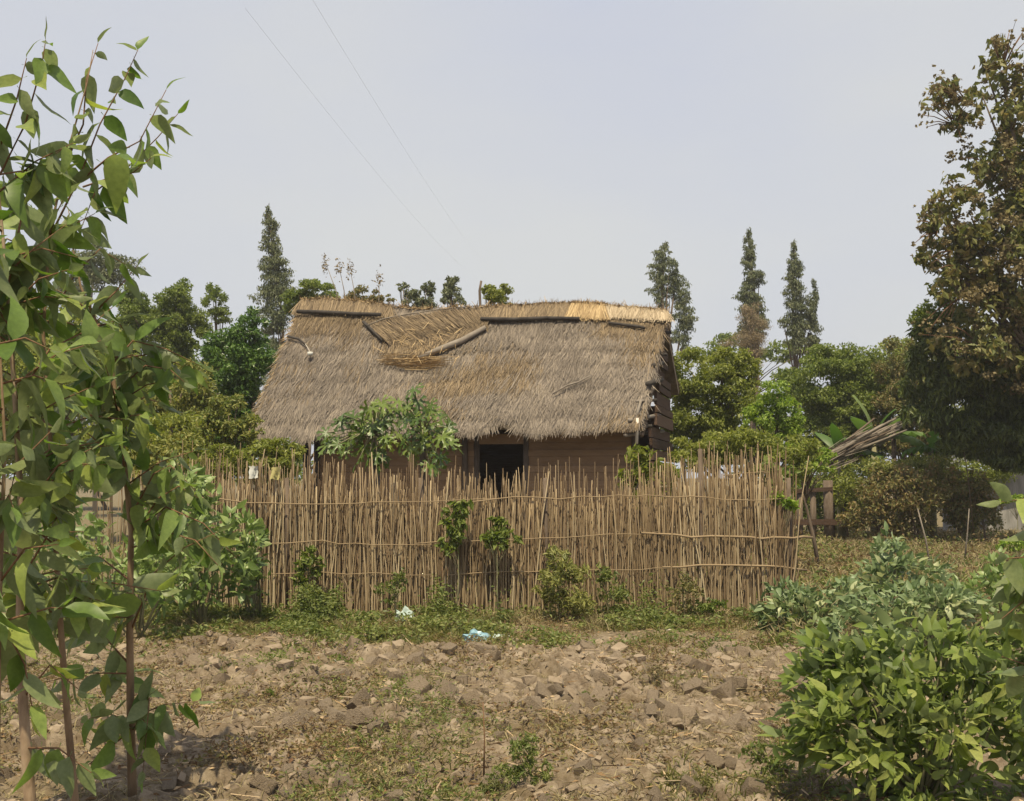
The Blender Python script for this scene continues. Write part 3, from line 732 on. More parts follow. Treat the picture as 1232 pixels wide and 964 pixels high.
while zb < 2.42:
    hgt = rb.uniform(.10, .16)
    for a, b in ((0, xd0), (xd1, WLEN)):
        j = rb.uniform(-.012, .012)
        board(along(wl, a + rb.uniform(0, .03)) + b_dir * j, along(wl, b - rb.uniform(0, .03)) + b_dir * j, zb, zb + hgt - .004, .03, M['board'])
    zb += hgt
board(along(wl, xd0 - .05), along(wl, xd1 + .05), 2.14, 2.30, .06, M['board'], 'door_lintel')
for x in (xd0, xd1): MB().tube([along(wl, x) + b_dir * .02, along(wl, x) + b_dir * .02 + Vector((0, 0, 2.3))], .05, 8).build('door_post', M['bark'], hut, True)
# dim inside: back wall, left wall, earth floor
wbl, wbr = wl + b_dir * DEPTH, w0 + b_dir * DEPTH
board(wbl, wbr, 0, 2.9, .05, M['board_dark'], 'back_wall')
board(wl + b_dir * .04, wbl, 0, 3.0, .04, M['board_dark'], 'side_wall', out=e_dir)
# right gable: rough dark boards stacked up to the ridge, with gaps and stubs
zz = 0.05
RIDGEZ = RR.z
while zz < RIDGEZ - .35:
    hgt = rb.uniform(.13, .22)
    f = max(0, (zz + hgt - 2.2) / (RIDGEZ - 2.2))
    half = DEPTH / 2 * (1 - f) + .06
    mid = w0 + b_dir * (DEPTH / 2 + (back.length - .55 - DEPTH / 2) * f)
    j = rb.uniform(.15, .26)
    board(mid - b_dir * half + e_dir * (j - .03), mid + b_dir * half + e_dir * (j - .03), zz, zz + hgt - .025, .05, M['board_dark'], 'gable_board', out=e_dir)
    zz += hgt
for px_, y0_, y1_, D_ in ((0, 0, 0, 0),):
    pass
for (a, b_, m, r_) in (((771, 481, 16.75), (763, 512, 16.72), 'pole_grey', .024), ((767, 503, 16.62), (766, 534, 16.62), 'pale_wood', .024),
                       ((757, 506, 16.6), (790, 500, 17.4), 'pole_grey', .03), ((766, 483, 16.7), (783, 482, 17.2), 'pole_grey', .022),
                       ((779, 462, 17.1), (796, 457, 17.8), 'pole_dark', .04), ((786, 440, 17.6), (797, 437, 18.2), 'pole_dark', .04),
                       ((752, 524, 16.55), (798, 519, 18.6), 'pole_grey', .028)):
    MB().tube([P(*a), P(*b_)], r_, 7).build('gable_pole', M[m], hut, True)
for px_ in (369, 382, 560, 764):                                     # posts under the eave
    x = px_to_x(px_); p = along(wl, x) - b_dir * .05
    MB().tube([p, p + Vector((.01, 0, 1.2)), p + Vector((0, 0, 2.45))], [.055, .05, .045], 8).build('wall_post', M['pole_dark'] if px_ < 500 else M['bark'], hut, True)
rf = random.Random(8)
for i in range(5):                                                    # rafters under the right verge
    v = .1 + i * .2
    p = Vector(roof_pt(np.array([.985]), np.array([v]), np.array([-.16]))[0])
    MB().tube([p - e_dir * .6, p + e_dir * .22], .03, 6).build('purlin', M['pole_dark'], hut, True)
MB().tube([Vector(roof_pt(np.array([1.0]), np.array([.0]), np.array([-.16]))[0]), Vector(roof_pt(np.array([1.0]), np.array([.98]), np.array([-.15]))[0])], .035, 6).build('verge_rafter', M['bark'], hut, True)

# small white cup hung on a cord on the left of the roof
cpos = roof_at(380, 445, .17)
cup = thing('hanging_cup', cpos, 'small white cup hung by a cord on the left of the thatch', 'cup')
m = MB(); k = 12
prof = [(.03, -.035), (.045, -.02), (.05, .03), (.044, .032), (.036, -.01), (.0, -.012)]
m.tube([cpos + Vector((0, 0, z)) for r_, z in prof[:3]], [r_ for r_, z in prof[:3]], 12)
m.build('cup_body', M['white'], cup, True)
MB().tube([cpos + Vector((0, 0, .03)), roof_at(376, 436, .15), roof_at(373, 431, .13)], .007, 5).build('cord', M['pale_wood'], cup, True)

# ------------------------------------------------------------------ stick fence
fence_pts = [(150, 12.9), (205, 12.95), (330, 13.0), (500, 13.02), (700, 12.95), (850, 12.85), (920, 12.85), (944, 13.0), (955, 13.35)]
fpx = np.array([q[0] for q in fence_pts], float); fD = np.array([q[1] for q in fence_pts])
def fence_xy(px):
    D = float(np.interp(px, fpx, fD)); return (px - CX) / FPX * D, D
fx, fy = fence_xy(580)
fence = thing('stick_fence', (fx, fy, 0), 'tall ragged fence of upright dry sticks tied to thin rails before the hut', 'fence')
def stick_V(k):
    a = random.Random(k + 50); n, s = 4, 5; V, F4 = [], []
    cx = [0] + [a.uniform(-.028, .028) for _ in range(n - 1)]; cy = [0] + [a.uniform(-.006, .006) for _ in range(n - 1)]
    for i in range(n):
        t = i / (n - 1); r_ = 1.0 - .38 * t
        for j in range(s):
            an = 2 * math.pi * j / s + a.uniform(-.2, .2)
            V.append((cx[i] + math.cos(an) * r_ * .010, cy[i] + math.sin(an) * r_ * .010, t))
    for i in range(n - 1):
        for j in range(s): F4.append([i * s + j, i * s + (j + 1) % s, (i + 1) * s + (j + 1) % s, (i + 1) * s + j])
    V.append((cx[-1], cy[-1], 1.0 + a.uniform(.0, .02)))
    F3 = [[(n - 1) * s + j, (n - 1) * s + (j + 1) % s, n * s] for j in range(s)]
    return np.array(V), np.array(F4), np.array(F3)
sticks = [stick_V(k) for k in range(14)]
stick_me = []
for v, f4, f3 in sticks:
    me = mesh('stick', v, [f4, f3], True); me.materials.append(M['stick']); stick_me.append(me)
def top_profile(px):
    """mean pixel row of the stick tips along the fence"""
    base = np.interp(px, [150, 240, 330, 420, 520, 600, 660, 740, 800, 850, 900, 930, 955], [568, 572, 578, 585, 590, 592, 592, 588, 580, 572, 566, 572, 590])
    return float(base)
rs = np.random.default_rng(77)
def stick_matrix(px, behind, tall=None):
    x, y = fence_xy(px); y += behind + rs.uniform(-.02, .02)
    r = rs.random()
    top = top_profile(px) + (rs.uniform(-2, 22) if r < .62 else rs.uniform(-26, -2) if r < .93 else rs.uniform(-42, -24))
    if tall: top = tall
    z1 = P(px, top, y).z; z0 = gh(x, y) - .05 + max(0, rs.normal(0, .02))
    tx, ty = rs.normal(0, .036), rs.normal(0, .016)
    if rs.random() < .12: tx += rs.choice([-1, 1]) * rs.uniform(.05, .16)
    th = rs.uniform(.55, 1.15) * (1.25 if rs.random() < .1 else 1)
    return Matrix.LocRotScale(Vector((x - tx * 0, y, z0)), Matrix.Rotation(tx, 3, 'Y') @ Matrix.Rotation(ty, 3, 'X') @ Matrix.Rotation(rs.uniform(0, 6.28), 3, 'Z'), Vector((th, th, z1 - z0)))
base_px = np.linspace(228, 954, 292) + rs.normal(0, 1.3, 292)
specials = {}
for i, px in enumerate(base_px):
    Mx = stick_matrix(px, 0 if i % 3 else -.02)
    o = bpy.data.objects.new('stick', stick_me[int(rs.integers(14))]); COL.objects.link(o); adopt(o, fence); o.matrix_basis = Mx
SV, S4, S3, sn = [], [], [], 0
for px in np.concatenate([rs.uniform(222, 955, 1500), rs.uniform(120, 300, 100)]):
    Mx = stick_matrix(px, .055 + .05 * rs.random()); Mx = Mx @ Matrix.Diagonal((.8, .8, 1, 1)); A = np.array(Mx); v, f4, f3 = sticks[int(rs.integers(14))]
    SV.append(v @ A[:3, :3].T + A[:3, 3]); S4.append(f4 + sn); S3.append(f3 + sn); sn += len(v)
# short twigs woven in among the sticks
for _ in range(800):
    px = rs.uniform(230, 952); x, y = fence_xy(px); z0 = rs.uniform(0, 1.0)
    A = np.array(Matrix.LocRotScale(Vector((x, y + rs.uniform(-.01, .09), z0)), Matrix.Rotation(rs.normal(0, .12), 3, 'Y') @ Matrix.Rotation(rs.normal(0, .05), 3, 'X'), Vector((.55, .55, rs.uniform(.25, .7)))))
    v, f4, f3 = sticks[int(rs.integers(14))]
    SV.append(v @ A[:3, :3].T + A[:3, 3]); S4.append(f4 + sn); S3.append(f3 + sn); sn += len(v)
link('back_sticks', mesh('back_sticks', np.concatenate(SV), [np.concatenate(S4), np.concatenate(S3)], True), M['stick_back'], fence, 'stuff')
def rail(pix, rad, side=-.045, mat='stick_back'):
    pts = []
    for px, py in pix:
        x, y = fence_xy(px); pts.append(Vector((x, y + side, P(px, py, y + side).z)))
    fine = []
    for a, b in zip(pts[:-1], pts[1:]):
        for k in range(3): fine.append(a.lerp(b, k / 3) + Vector((0, rs.normal(0, .008), rs.normal(0, .010))))
    fine.append(pts[-1]); nr = len(fine)
    rad = [np.interp(i / (nr - 1), np.linspace(0, 1, len(rad)), rad) for i in range(nr)] if hasattr(rad, '__len__') else [rad * .68 * (1 - .4 * i / nr) for i in range(nr)]
    pts = fine
    MB().tube(pts, rad, 6).build('rail', M[mat], fence, True)
rail([(235, 598), (330, 606), (390, 608), (450, 605), (520, 603), (602, 600)], .012)
rail([(560, 602), (620, 600), (700, 599), (765, 596), (800, 596)], .012)
rail([(790, 598), (850, 599), (905, 601), (945, 600)], .012)
rail([(325, 653), (390, 651), (450, 655), (520, 656)], .011)
rail([(500, 652), (580, 650), (650, 648), (730, 644), (790, 640)], .011)
rail([(770, 641), (830, 646), (900, 647), (940, 648), (974, 647)], [.013, .014, .014, .015, .017])
rail([(330, 689), (420, 690), (520, 692)], .010)
rail([(540, 690), (640, 688), (760, 684), (800, 684)], .010)
rail([(795, 683), (860, 679), (920, 680), (966, 686)], [.012, .013, .013, .015])
rail([(870, 570), (900, 570), (925, 569)], .010, .03)
for px in (344, 505, 655, 842, 948):
    x, y = fence_xy(px); z1 = P(px, 575 if px != 842 else 540, y).z
    MB().tube([Vector((x, y + .06, -.1)), Vector((x + .02, y + .06, z1 * .5)), Vector((x + .01, y + .05, z1))], [.036, .033, .028], 7).build('fence_post', M['bark'], fence, True)

# ------------------------------------------------------------------ plants
def mk_tree(name, label, cat, D, ells, size, mat, cover=3.0, base=None, tr=.10, group=None, aspect=.45, per=22, cr=.29, droop=.3, bark='bark', dr=1.0, seed=1, rows=None, ground_z=None, flat=.6, limbs=True, skirt=False):
    rg = np.random.default_rng(seed + int(D * 100) + int(ells[0][0]))
    if name in ('broadleaf_tree', 'round_tree'): size *= .8
    bpx = base if base is not None else float(np.mean([e[0] for e in ells]))
    b = P(bpx, 600, D); b.z = gh(b.x, b.y)
    t = thing(name, b, label, cat, group)
    if cat == 'tree' and skirt:                           # lower, thinner growth down towards the ground
        ells = list(ells) + [(e[0] + rg.uniform(-.3, .3) * e[2], min(545, e[1] + e[3] + (560 - e[1] - e[3]) * rg.uniform(.2, .8)), e[2] * .85, max(10, .3 * (560 - e[1] - e[3]))) for e in ells if e[1] + e[3] < 540]
    cl = ell_clumps(D, ells, dr, per, cr, rg)
    area = sum(math.pi * e[2] * e[3] for e in ells) * S(D) ** 2
    n = int(2.3 * cover * area / (.5 * aspect * size * size)); n = max(150, min(n, 60000))
    C, v = fill(cl, n, rg, .55)
    d = v * .6 + rg.normal(size=v.shape) * .6; d[:, 2] -= droop
    C[:, 2] = np.maximum(C[:, 2], .03)
    Vv, Ff = leaves_cloud(C, d, size, aspect, rg, flat, D < 14)
    link('crown' if cat == 'tree' else 'foliage', mesh('crown', Vv, Ff), M[mat], t)
    # trunk with limbs
    m = MB()
    top = max(ells, key=lambda e: -e[1]); tp = P(top[0], top[1], D)
    h = max(.05, tp.z - b.z)
    wob = [Vector((rg.normal(0, .03 * h), rg.normal(0, .03 * h), 0)) for _ in range(3)]
    tpts = [b - Vector((0, 0, .1)), b.lerp(tp, .3) + wob[0] * .5, b.lerp(tp, .65) + wob[1] * .6, tp]
    m.tube(tpts, [tr, tr * .8, tr * .5, tr * .2], 7)
    if limbs:
        idx = rg.permutation(len(cl))[:min(len(cl), 14)]
        for i in idx:
            c = Vector(cl[i][0]); f = min(.9, max(.12, ((c.z - b.z) / max(h, .1)) * .7))
            k = f * 3; a = tpts[int(k)].lerp(tpts[min(3, int(k) + 1)], k - int(k))
            q = a.lerp(c, .5) + Vector((0, 0, .06 * (c - a).length))
            m.tube([a, q, c], [tr * .38, tr * .25, tr * .08], 5)
    m.build('trunk' if cat == 'tree' else 'stem', M[bark], t, True)
    return t

# leaf templates
def leaf_T(k, width, curl, pet=.14):
    a = random.Random(k); rows = 6; V = [(-.012, -pet, 0), (.012, -pet, 0)]
    for i in range(rows + 1):
        t = i / rows; w = width * .5 * (math.sin(math.pi * min(1, t * 1.0) ** .72) ** .85) * (1 - .25 * t) + .004
        z = -curl * t * t + .02 * math.sin(t * 9 + k); sx = .05 * math.sin(t * 3 + k) * (k % 3 - 1)
        fold = .28 * w
        V += [(-w + sx, t, z + fold), (sx, t, z), (w + sx, t, z + fold)]
    F4 = []
    for i in range(rows):
        o = 2 + i * 3
        F4 += [[o, o + 1, o + 4, o + 3], [o + 1, o + 2, o + 5, o + 4]]
    return np.array(V), np.array(F4), np.array([[0, 1, 3]])
TL = [leaf_T(k, w, c) for k, (w, c) in enumerate([(.50, .25), (.42, .4), (.54, .15), (.38, .55), (.47, .05), (.60, .3), (.44, -.12), (.50, .65)])]
_tm = {}
def tmpl(mat):
    if mat not in _tm:
        _tm[mat] = []
        for v, f4, f3 in TL:
            me = mesh('leaf', v, [f4, f3], True); me.materials.append(M[mat]); _tm[mat].append(me)
    return _tm[mat]
def leaf_M(p, d, s, rg, up=.5, wid=1.0):
    d = Vector(d).normalized()
    n = Vector(rg.normal(size=3)); n.z += up * 2
    sd = d.cross(n)
    if sd.length < 1e-4: sd = d.cross(Vector((1, 0, 0)))
    sd.normalize(); n = sd.cross(d)
    return Matrix(((sd.x * s * wid, d.x * s, n.x * s, p[0]), (sd.y * s * wid, d.y * s, n.y * s, p[1]), (sd.z * s * wid, d.z * s, n.z * s, p[2]), (0, 0, 0, 1)))
def put_leaves(root, Ms, mat, matstuff, nind, rg):
    def vis(Mx):
        p = Mx.translation; px = CX + FPX * p.x / p.y
        z_ = HORIZ - FPX * (p.z - CAMZ) / p.y
        return (0 if (-20 < px < 1252 and -20 < z_ < 984) else 100) + p.y - Mx.to_scale()[1] * 2
    Ms = sorted(Ms, key=vis); me = tmpl(mat)
    for Mx in Ms[:nind]:
        o = bpy.data.objects.new('leaf', me[int(rg.integers(8))]); COL.objects.link(o); adopt(o, root); o.matrix_basis = Mx
    if len(Ms) > nind:
        SV, S4, S3, sn = [], [], [], 0
        for Mx in Ms[nind:]:
            v, f4, f3 = TL[int(rg.integers(8))]; A = np.array(Mx)
            SV.append(v @ A[:3, :3].T + A[:3, 3]); S4.append(f4 + sn); S3.append(f3 + sn); sn += len(v)
        link('foliage', mesh('foliage', np.concatenate(SV), [np.concatenate(S4), np.concatenate(S3)], True), M[matstuff], root, 'stuff')

# --- saplings at the left, stems and some twigs traced as places in space
def sapling(label, D, stem, r0, twigs, nrand, yr, seed, nind, size=(.135, .232), spread=.5, dense=1.0, matb='bark_sap'):
    rg = np.random.default_rng(seed)
    b = P(stem[0][0], stem[0][1], D); b.z = 0
    gz0 = gh(b.x, b.y)
    pts = [Vector((b.x, b.y, gz0 - .05))] + [P(x, y, D + dd) for x, y, dd in [(q[0], q[1], q[2] if len(q) > 2 else 0) for q in stem]]
    pts = [p for i, p in enumerate(pts) if i == 0 or p.z > pts[0].z + .1]
    t = thing('eucalyptus_sapling', (b.x, b.y, gz0), label, 'sapling', 'eucalyptus saplings in the foreground')
    n = len(pts); rad = [r0 * (1 - .93 * (i / (n - 1)) ** .8) for i in range(n)]
    MB().tube(pts, rad, 8).build('stem', M[matb], t, True)
    tw = MB(); Ms = []
    def shoot(path, r_, gap=.040, smin=size[0], smax=size[1]):
        tw.tube(path, [r_ * (1 - .7 * i / (len(path) - 1)) for i in range(len(path))], 5)
        segs = [(path[i + 1] - path[i]).length for i in range(len(path) - 1)]; tot = sum(segs)
        s = tot * .12; side = 1
        while s < tot:
            q = s; i = 0
            while i < len(segs) - 1 and q > segs[i]: q -= segs[i]; i += 1
            a = path[i].lerp(path[i + 1], q / segs[i]); d = (path[i + 1] - path[i]).normalized()
            sd = d.cross(Vector(rg.normal(size=3))).normalized()
            ld = d * rg.uniform(.0, .7) + sd * rg.uniform(.4, 1.0) + Vector((0, 0, -rg.uniform(.1, 1.1)))
            taper = 1 - .5 * (s / tot) ** 3
            Ms.append(leaf_M(a, ld, rg.uniform(smin, smax) * taper, rg, .35, rg.uniform(.85, 1.15)))
            s += gap * rg.uniform(.6, 1.4) / dense
        Ms.append(leaf_M(path[-1], (path[-1] - path[-2]), smin * .7, rg, .2, .8))
    for tg in twigs:
        dd = tg[0]; p3 = [P(x, y, D + dd * (i / max(1, len(tg) - 2))) for i, (x, y) in enumerate(tg[1:])]
        shoot(p3, .0055, gap=.056)
    zs = [p.z for p in pts]
    for _ in range(nrand):
        z = CAMZ + (HORIZ - rg.uniform(*yr)) * S(D)
        i = max(0, min(n - 2, int(np.searchsorted(zs, z)) - 1)); f = (z - zs[i]) / max(.01, zs[i + 1] - zs[i]); a = pts[i].lerp(pts[i + 1], min(1, max(0, f)))
        an = rg.uniform(0, 6.28); ln_ = rg.uniform(.45, 1) * spread
        d = Vector((math.cos(an), math.sin(an) * .8, rg.uniform(-.05, .75))).normalized()
        mid = a + d * ln_ * .5 + Vector((0, 0, .02)); e = a + d * ln_ + Vector((0, 0, -.08 * ln_ + rg.normal(0, .03)))
        shoot([a, mid, e], .005)
    tw.build('twigs', M['twig'], t, True, 'stuff')
    put_leaves(t, Ms, 'sap', 'sap_stuff', nind, rg)
    return t
sapling('thickest pale-stemmed sapling at the left edge with dense hanging leaves', 4.5,
        [(36, 960), (28, 850), (24, 740), (26, 620), (18, 480), (8, 330), (-6, 190), (-12, 90)], .030,
        [(.1, (10, 340), (30, 240), (60, 190), (82, 175)), (-.1, (0, 210), (30, 150), (50, 80), (55, 48)), (.15, (20, 480), (60, 420), (100, 400), (135, 370)),
         (-.2, (26, 620), (70, 560), (110, 540)), (-.1, (-5, 190), (20, 120), (32, 70)), (0, (8, 330), (40, 300), (80, 270)), (-.15, (24, 700), (60, 640), (100, 640)), (-.1, (28, 840), (60, 800), (95, 830)), (.1, (26, 780), (0, 750), (-20, 790)), (-.2, (30, 900), (70, 900), (110, 930))],
        31, (190, 720), 1, 290, spread=.46, matb='bark_tan')
sapling('slim middle sapling of the three at left, its stem reddish brown', 4.9,
        [(90, 960), (80, 850), (72, 740), (66, 640), (60, 520), (52, 400), (60, 280), (82, 180), (105, 100), (112, 60)], .021,
        [(.1, (60, 285), (95, 215), (120, 150), (150, 95), (166, 60)), (.1, (75, 205), (100, 150), (104, 95), (118, 52)), (-.1, (100, 215), (130, 190), (168, 170), (200, 108)),
         (.1, (52, 400), (90, 330), (120, 300), (150, 318)), (-.1, (60, 520), (110, 500), (150, 505)), (0, (66, 640), (20, 600), (-10, 610))],
        25, (230, 780), 2, 290, spread=.46)
sapling('outermost sapling at left, nearest the fence, dark stem curving up to the left', 5.5,
        [(160, 948), (157, 850), (156, 740), (158, 640), (146, 520), (132, 430), (112, 378), (97, 345), (88, 300), (82, 250)], .024,
        [(-.2, (88, 300), (115, 230), (150, 205), (190, 165), (214, 137)), (-.2, (100, 225), (130, 215), (160, 208), (182, 190)), (.1, (134, 440), (160, 410), (200, 420), (240, 440)),
         (-.1, (140, 470), (175, 440), (205, 445), (222, 460)), (-.2, (158, 640), (200, 610), (245, 630), (285, 672)), (.0, (158, 650), (190, 600), (215, 585), (240, 600)), (-.3, (158, 660), (200, 640), (235, 650), (262, 680)), (-.1, (158, 620), (185, 570), (205, 560), (235, 590)), (.2, (158, 700), (120, 670), (90, 690)),
         (-.2, (157, 760), (185, 690), (220, 660), (262, 640)), (.1, (156, 800), (120, 760), (90, 770)), (-.2, (157, 860), (180, 840), (172, 930)), (.1, (112, 378), (140, 350), (165, 320)),
         (-.1, (120, 390), (90, 410), (60, 440)), (0, (158, 880), (130, 900), (95, 930))],
        24, (380, 900), 3, 290, spread=.46)
sapling('sapling half cut off by the left edge of the photo', 4.1,
        [(-6, 960), (-4, 850), (-2, 740), (2, 640), (6, 540), (0, 420), (-10, 300)], .022,
        [(-.1, (2, 640), (20, 560), (60, 520)), (-.1, (0, 700), (30, 660), (70, 655)), (0, (-2, 740), (30, 800), (40, 860))], 13, (300, 760), 4, 200, spread=.40)
# sapling at the right edge
sapling('dark-leaved sapling reaching in at the right edge above the bush', 4.2,
        [(1262, 960), (1258, 850), (1256, 740), (1252, 640), (1250, 560)], .02,
        [(-.1, (1256, 740), (1235, 720), (1205, 745)), (.1, (1252, 640), (1235, 600), (1205, 604)), (0, (1258, 850), (1235, 800), (1205, 790)), (-.1, (1256, 700), (1240, 670), (1212, 672))],
        8, (620, 900), 5, 120, spread=.16)

# --- near shrubs whose leaves can be told apart
def leaf_shrub(name, label, D, ells, n, size, mat, matst, nind, base=None, seed=1, cat='shrub', group=None, upb=.5, droop=.25, stems=14, dr=1.0, per=16, cr=.32, twig='twig_green'):
    rg = np.random.default_rng(seed + 900)
    bx = base if base is not None else float(np.mean([e[0] for e in ells])); b = P(bx, 700, D); b.z = gh(b.x, b.y)
    t = thing(name, b, label, cat, group)
    cl = ell_clumps(D, ells, dr, per, cr, rg); C, v = fill(cl, n, rg, .5)
    C[:, 2] = np.maximum(C[:, 2], b.z + .03)
    out = C - np.array(b)[None]; out = norm(out)
    Ms = []
    for i in range(n):
        d = out[i] * rg.uniform(.3, 1.0) + v[i] * .4 + rg.normal(size=3) * .35; d[2] -= droop * rg.random() * 2
        Ms.append(leaf_M(C[i], d, size * rg.uniform(.6, 1.3), rg, upb, rg.uniform(.85, 1.2)))
    m = MB()
    for i in rg.permutation(len(cl))[:stems]:
        c = Vector(cl[i][0]); c.z = max(c.z, b.z + .1); a = Vector(b) + Vector((rg.normal(0, .05), rg.normal(0, .05), -.03))
        q = a.lerp(c, .55) + Vector((0, 0, .12 * (c - a).length))
        m.tube([a, q, c], [.011, .008, .003], 5)
    m.build('stems', M[twig], t, True, 'stuff')
    put_leaves(t, Ms, mat, matst, nind, rg)
    return t
leaf_shrub('leafy_bush', 'dense bright green leafy bush filling the bottom right corner', 5.5,
           [(1085, 870, 120, 95), (1030, 860, 85, 75), (1160, 880, 110, 100), (1000, 830, 50, 45), (1090, 800, 80, 50), (1170, 810, 70, 55), (1100, 930, 120, 60), (1235, 850, 60, 90), (1225, 780, 30, 40), (970, 880, 40, 40), (1000, 785, 30, 24), (1060, 765, 30, 24), (1140, 770, 30, 22), (960, 835, 26, 20), (1200, 765, 24, 24)],
           3000, .088, 'bush', 'bush_stuff', 290, base=1110, seed=1, stems=26)
for i, (lab, D, el, n, sz, mt) in enumerate([
    ('low blue-grey shrub sprawling at the right end of the stick fence', 11.6, [(960, 732, 50, 26), (990, 742, 44, 22), (932, 742, 28, 16), (1010, 715, 30, 22)], 460, .13, 'silver'),
    ('tallest silvery sapling shrub right of the fence with pale upright tips', 13.2, [(1085, 700, 55, 30), (1070, 670, 22, 25), (1050, 705, 40, 22)], 360, .14, 'silver'),
    ('wide grey-green shrub behind the bright bush, its leaves drooping', 10.4, [(1110, 735, 70, 30), (1060, 745, 60, 28), (1150, 725, 40, 28)], 460, .12, 'silver'),
    ('loose pale shrub at far right behind the bright bush', 11.2, [(1195, 720, 45, 35), (1225, 700, 35, 40)], 260, .13, 'pale_shrub'),
    ('narrow grey-green shrub between the fence end and the bright bush', 9.2, [(1010, 765, 40, 22), (1050, 775, 45, 20)], 240, .11, 'silver')]):
    leaf_shrub('silvery_shrub', lab, D, el, int(n * 2.0), sz * .78, mt, 'silver_stuff' if mt == 'silver' else 'pale_stuff', 110, seed=20 + i, group='grey-green shrubs right of the fence', stems=12)
for i, (lab, D, el, n, sz) in enumerate([
    ('tall pale green shrub in front of the left end of the stick fence', 11.8, [(225, 640, 60, 60), (260, 690, 50, 40), (285, 640, 30, 40), (230, 600, 34, 34), (205, 700, 50, 34)], 1150, .12),
    ('pale green sapling shrub behind the three saplings, bushiest near ground', 10.6, [(190, 690, 50, 50), (200, 620, 40, 45), (215, 575, 30, 28), (130, 680, 60, 60), (70, 660, 60, 60)], 1000, .12),
    ('low green shrub against the fence foot beside the pale shrub', 12.3, [(300, 690, 22, 30), (310, 650, 12, 20)], 200, .11)]):
    leaf_shrub('fence_shrub', lab, D, el, n, sz, 'pale_shrub', 'pale_stuff', 90, seed=40 + i, group='shrubs at the left end of the fence', stems=12)

# --- papayas in the yard
def papaya_leaf():
    V = [(0, 0, 0)]; F3 = []
    lob = 7; ring = []
    for i in range(lob):
        a = math.radians(-140 + 280 * i / (lob - 1)); Lr = 1.0 - .25 * abs(i - 3) / 3
        for da, rr, dz in ((-13, .34, .03), (-10, .62, 0), (-16, .78, -.05), (-3, .80, -.06), (0, 1.0, -.16), (3, .80, -.06), (16, .78, -.05), (10, .62, 0), (13, .34, .03)):
            an = a + math.radians(da); V.append((math.sin(an) * rr * Lr, math.cos(an) * rr * Lr, dz)); ring.append(len(V) - 1)
        V.append((math.sin(a) * .55 * Lr, math.cos(a) * .55 * Lr, -.02))
    for i in range(lob):
        o = 1 + i * 10; c = o + 9
        r_ = list(range(o, o + 9))
        for k in range(8): F3.append([r_[k], c, r_[k + 1]])
        F3.append([0, c, r_[0]]); F3.append([0, r_[8], c])
        if i < lob - 1: F3.append([0, o + 10, r_[8]])
    return np.array(V), np.array(F3)
pv, pf = papaya_leaf()
pme = mesh('leaf', pv, pf, True); pme.materials.append(M['papaya'])
pmy = mesh('leaf', pv, pf, True); pmy.materials.append(M['papaya_yellow'])
def papaya(label, D, bpx, spots_, seed, size):
    rg = np.random.default_rng(seed); b = P(bpx, 600, D); b.z = 0
    t = thing('papaya_plant', b, label, 'papaya', 'papaya plants behind the fence')
    spots_ = [(q[0] - 2, q[1] + 9) + tuple(q[2:]) for q in spots_]
    cx_, cy_ = np.mean([q[0] for q in spots_]), np.mean([q[1] for q in spots_])
    top = P(bpx, cy_ + 8, D)
    MB().tube([b, (b + top) / 2 + Vector((.03, 0, 0)), top], [.06, .05, .04], 8).build('trunk', M['bark'], t, True)
    spots_ = list(spots_) + [(q[0] + rg.normal(0, 11), q[1] + rg.normal(5, 8)) for q in spots_ + spots_[::2]]
    for q in spots_:
        p = P(q[0], q[1], D + rg.uniform(-.35, .35)); s = size * rg.uniform(.8, 1.2)
        MB().tube([top, top.lerp(p, .5) + Vector((0, 0, .07)), p], [.012, .009, .007], 5).build('leaf_stalk', M['twig_green'], t, True)
        d = (p - top); d.z = -.30 - .5 * rg.random() - .25 * abs(p.x - top.x); d.y -= .25; d.normalize()
        o = bpy.data.objects.new('leaf', pmy if len(q) > 2 else pme); COL.objects.link(o); adopt(o, t)
        if len(q) > 2: o['label'] = 'yellowed lobed leaf'
        o.matrix_basis = leaf_M(p, d, s, rg, 1.0)
papaya('wider papaya with deeply lobed leaves overlapping the left part of the hut roof', 15.0, 452,
       [(395, 512), (412, 500), (428, 492), (445, 483), (462, 478), (480, 474), (410, 520), (432, 512), (450, 502), (470, 496), (440, 528), (418, 534), (462, 518), (470, 520, 1), (455, 538), (398, 526), (486, 492), (430, 500), (455, 490)], 1, .205)
papaya('right-hand papaya drooping lobed leaves before the dark hut wall left of the doorway', 14.7, 508,
       [(492, 480), (505, 474), (520, 478), (530, 490), (538, 505), (540, 522), (505, 495), (520, 505), (495, 510), (510, 522), (522, 535, 1), (500, 532), (530, 540), (488, 522), (515, 486), (534, 516)], 2, .20)

# --- climbers and weeds on and before the fence
def weed(label, D, ells, size, mat, cover=2.2, seed=3, name='weed', cat='weed', **k):
    if D < 12.0 and name == 'weed':                       # stands on the soil: distance follows from where its foot is
        D = CAMZ * FPX / (max(e[1] + e[3] for e in ells) - HORIZ) + .05
    if cat == 'climber': size *= 1.35; cover *= .62
    else: cover *= .6
    k.setdefault('cr', .30)
    return mk_tree(name, label, cat, D, ells, size, mat, cover, tr=.010, seed=seed, bark='twig_green', per=k.pop('per', 22), **k)
weed('dark leafy climber hanging on the fence below the doorway, left of its twin', 12.80, [(547, 630, 14, 26), (555, 612, 12, 12), (540, 655, 12, 16)], .075, 'green', 2.6, name='fence_climber', cat='climber', dr=.4)
weed('dark leafy climber on the fence below the doorway, right of its twin', 12.78, [(602, 648, 22, 18), (598, 632, 12, 12)], .075, 'green', 2.8, name='fence_climber', cat='climber', dr=.4)
weed('small round green climber low on the left half of the fence', 12.80, [(372, 675, 18, 18), (362, 695, 10, 14)], .07, 'green', 2.4, name='fence_climber', cat='climber', dr=.4)
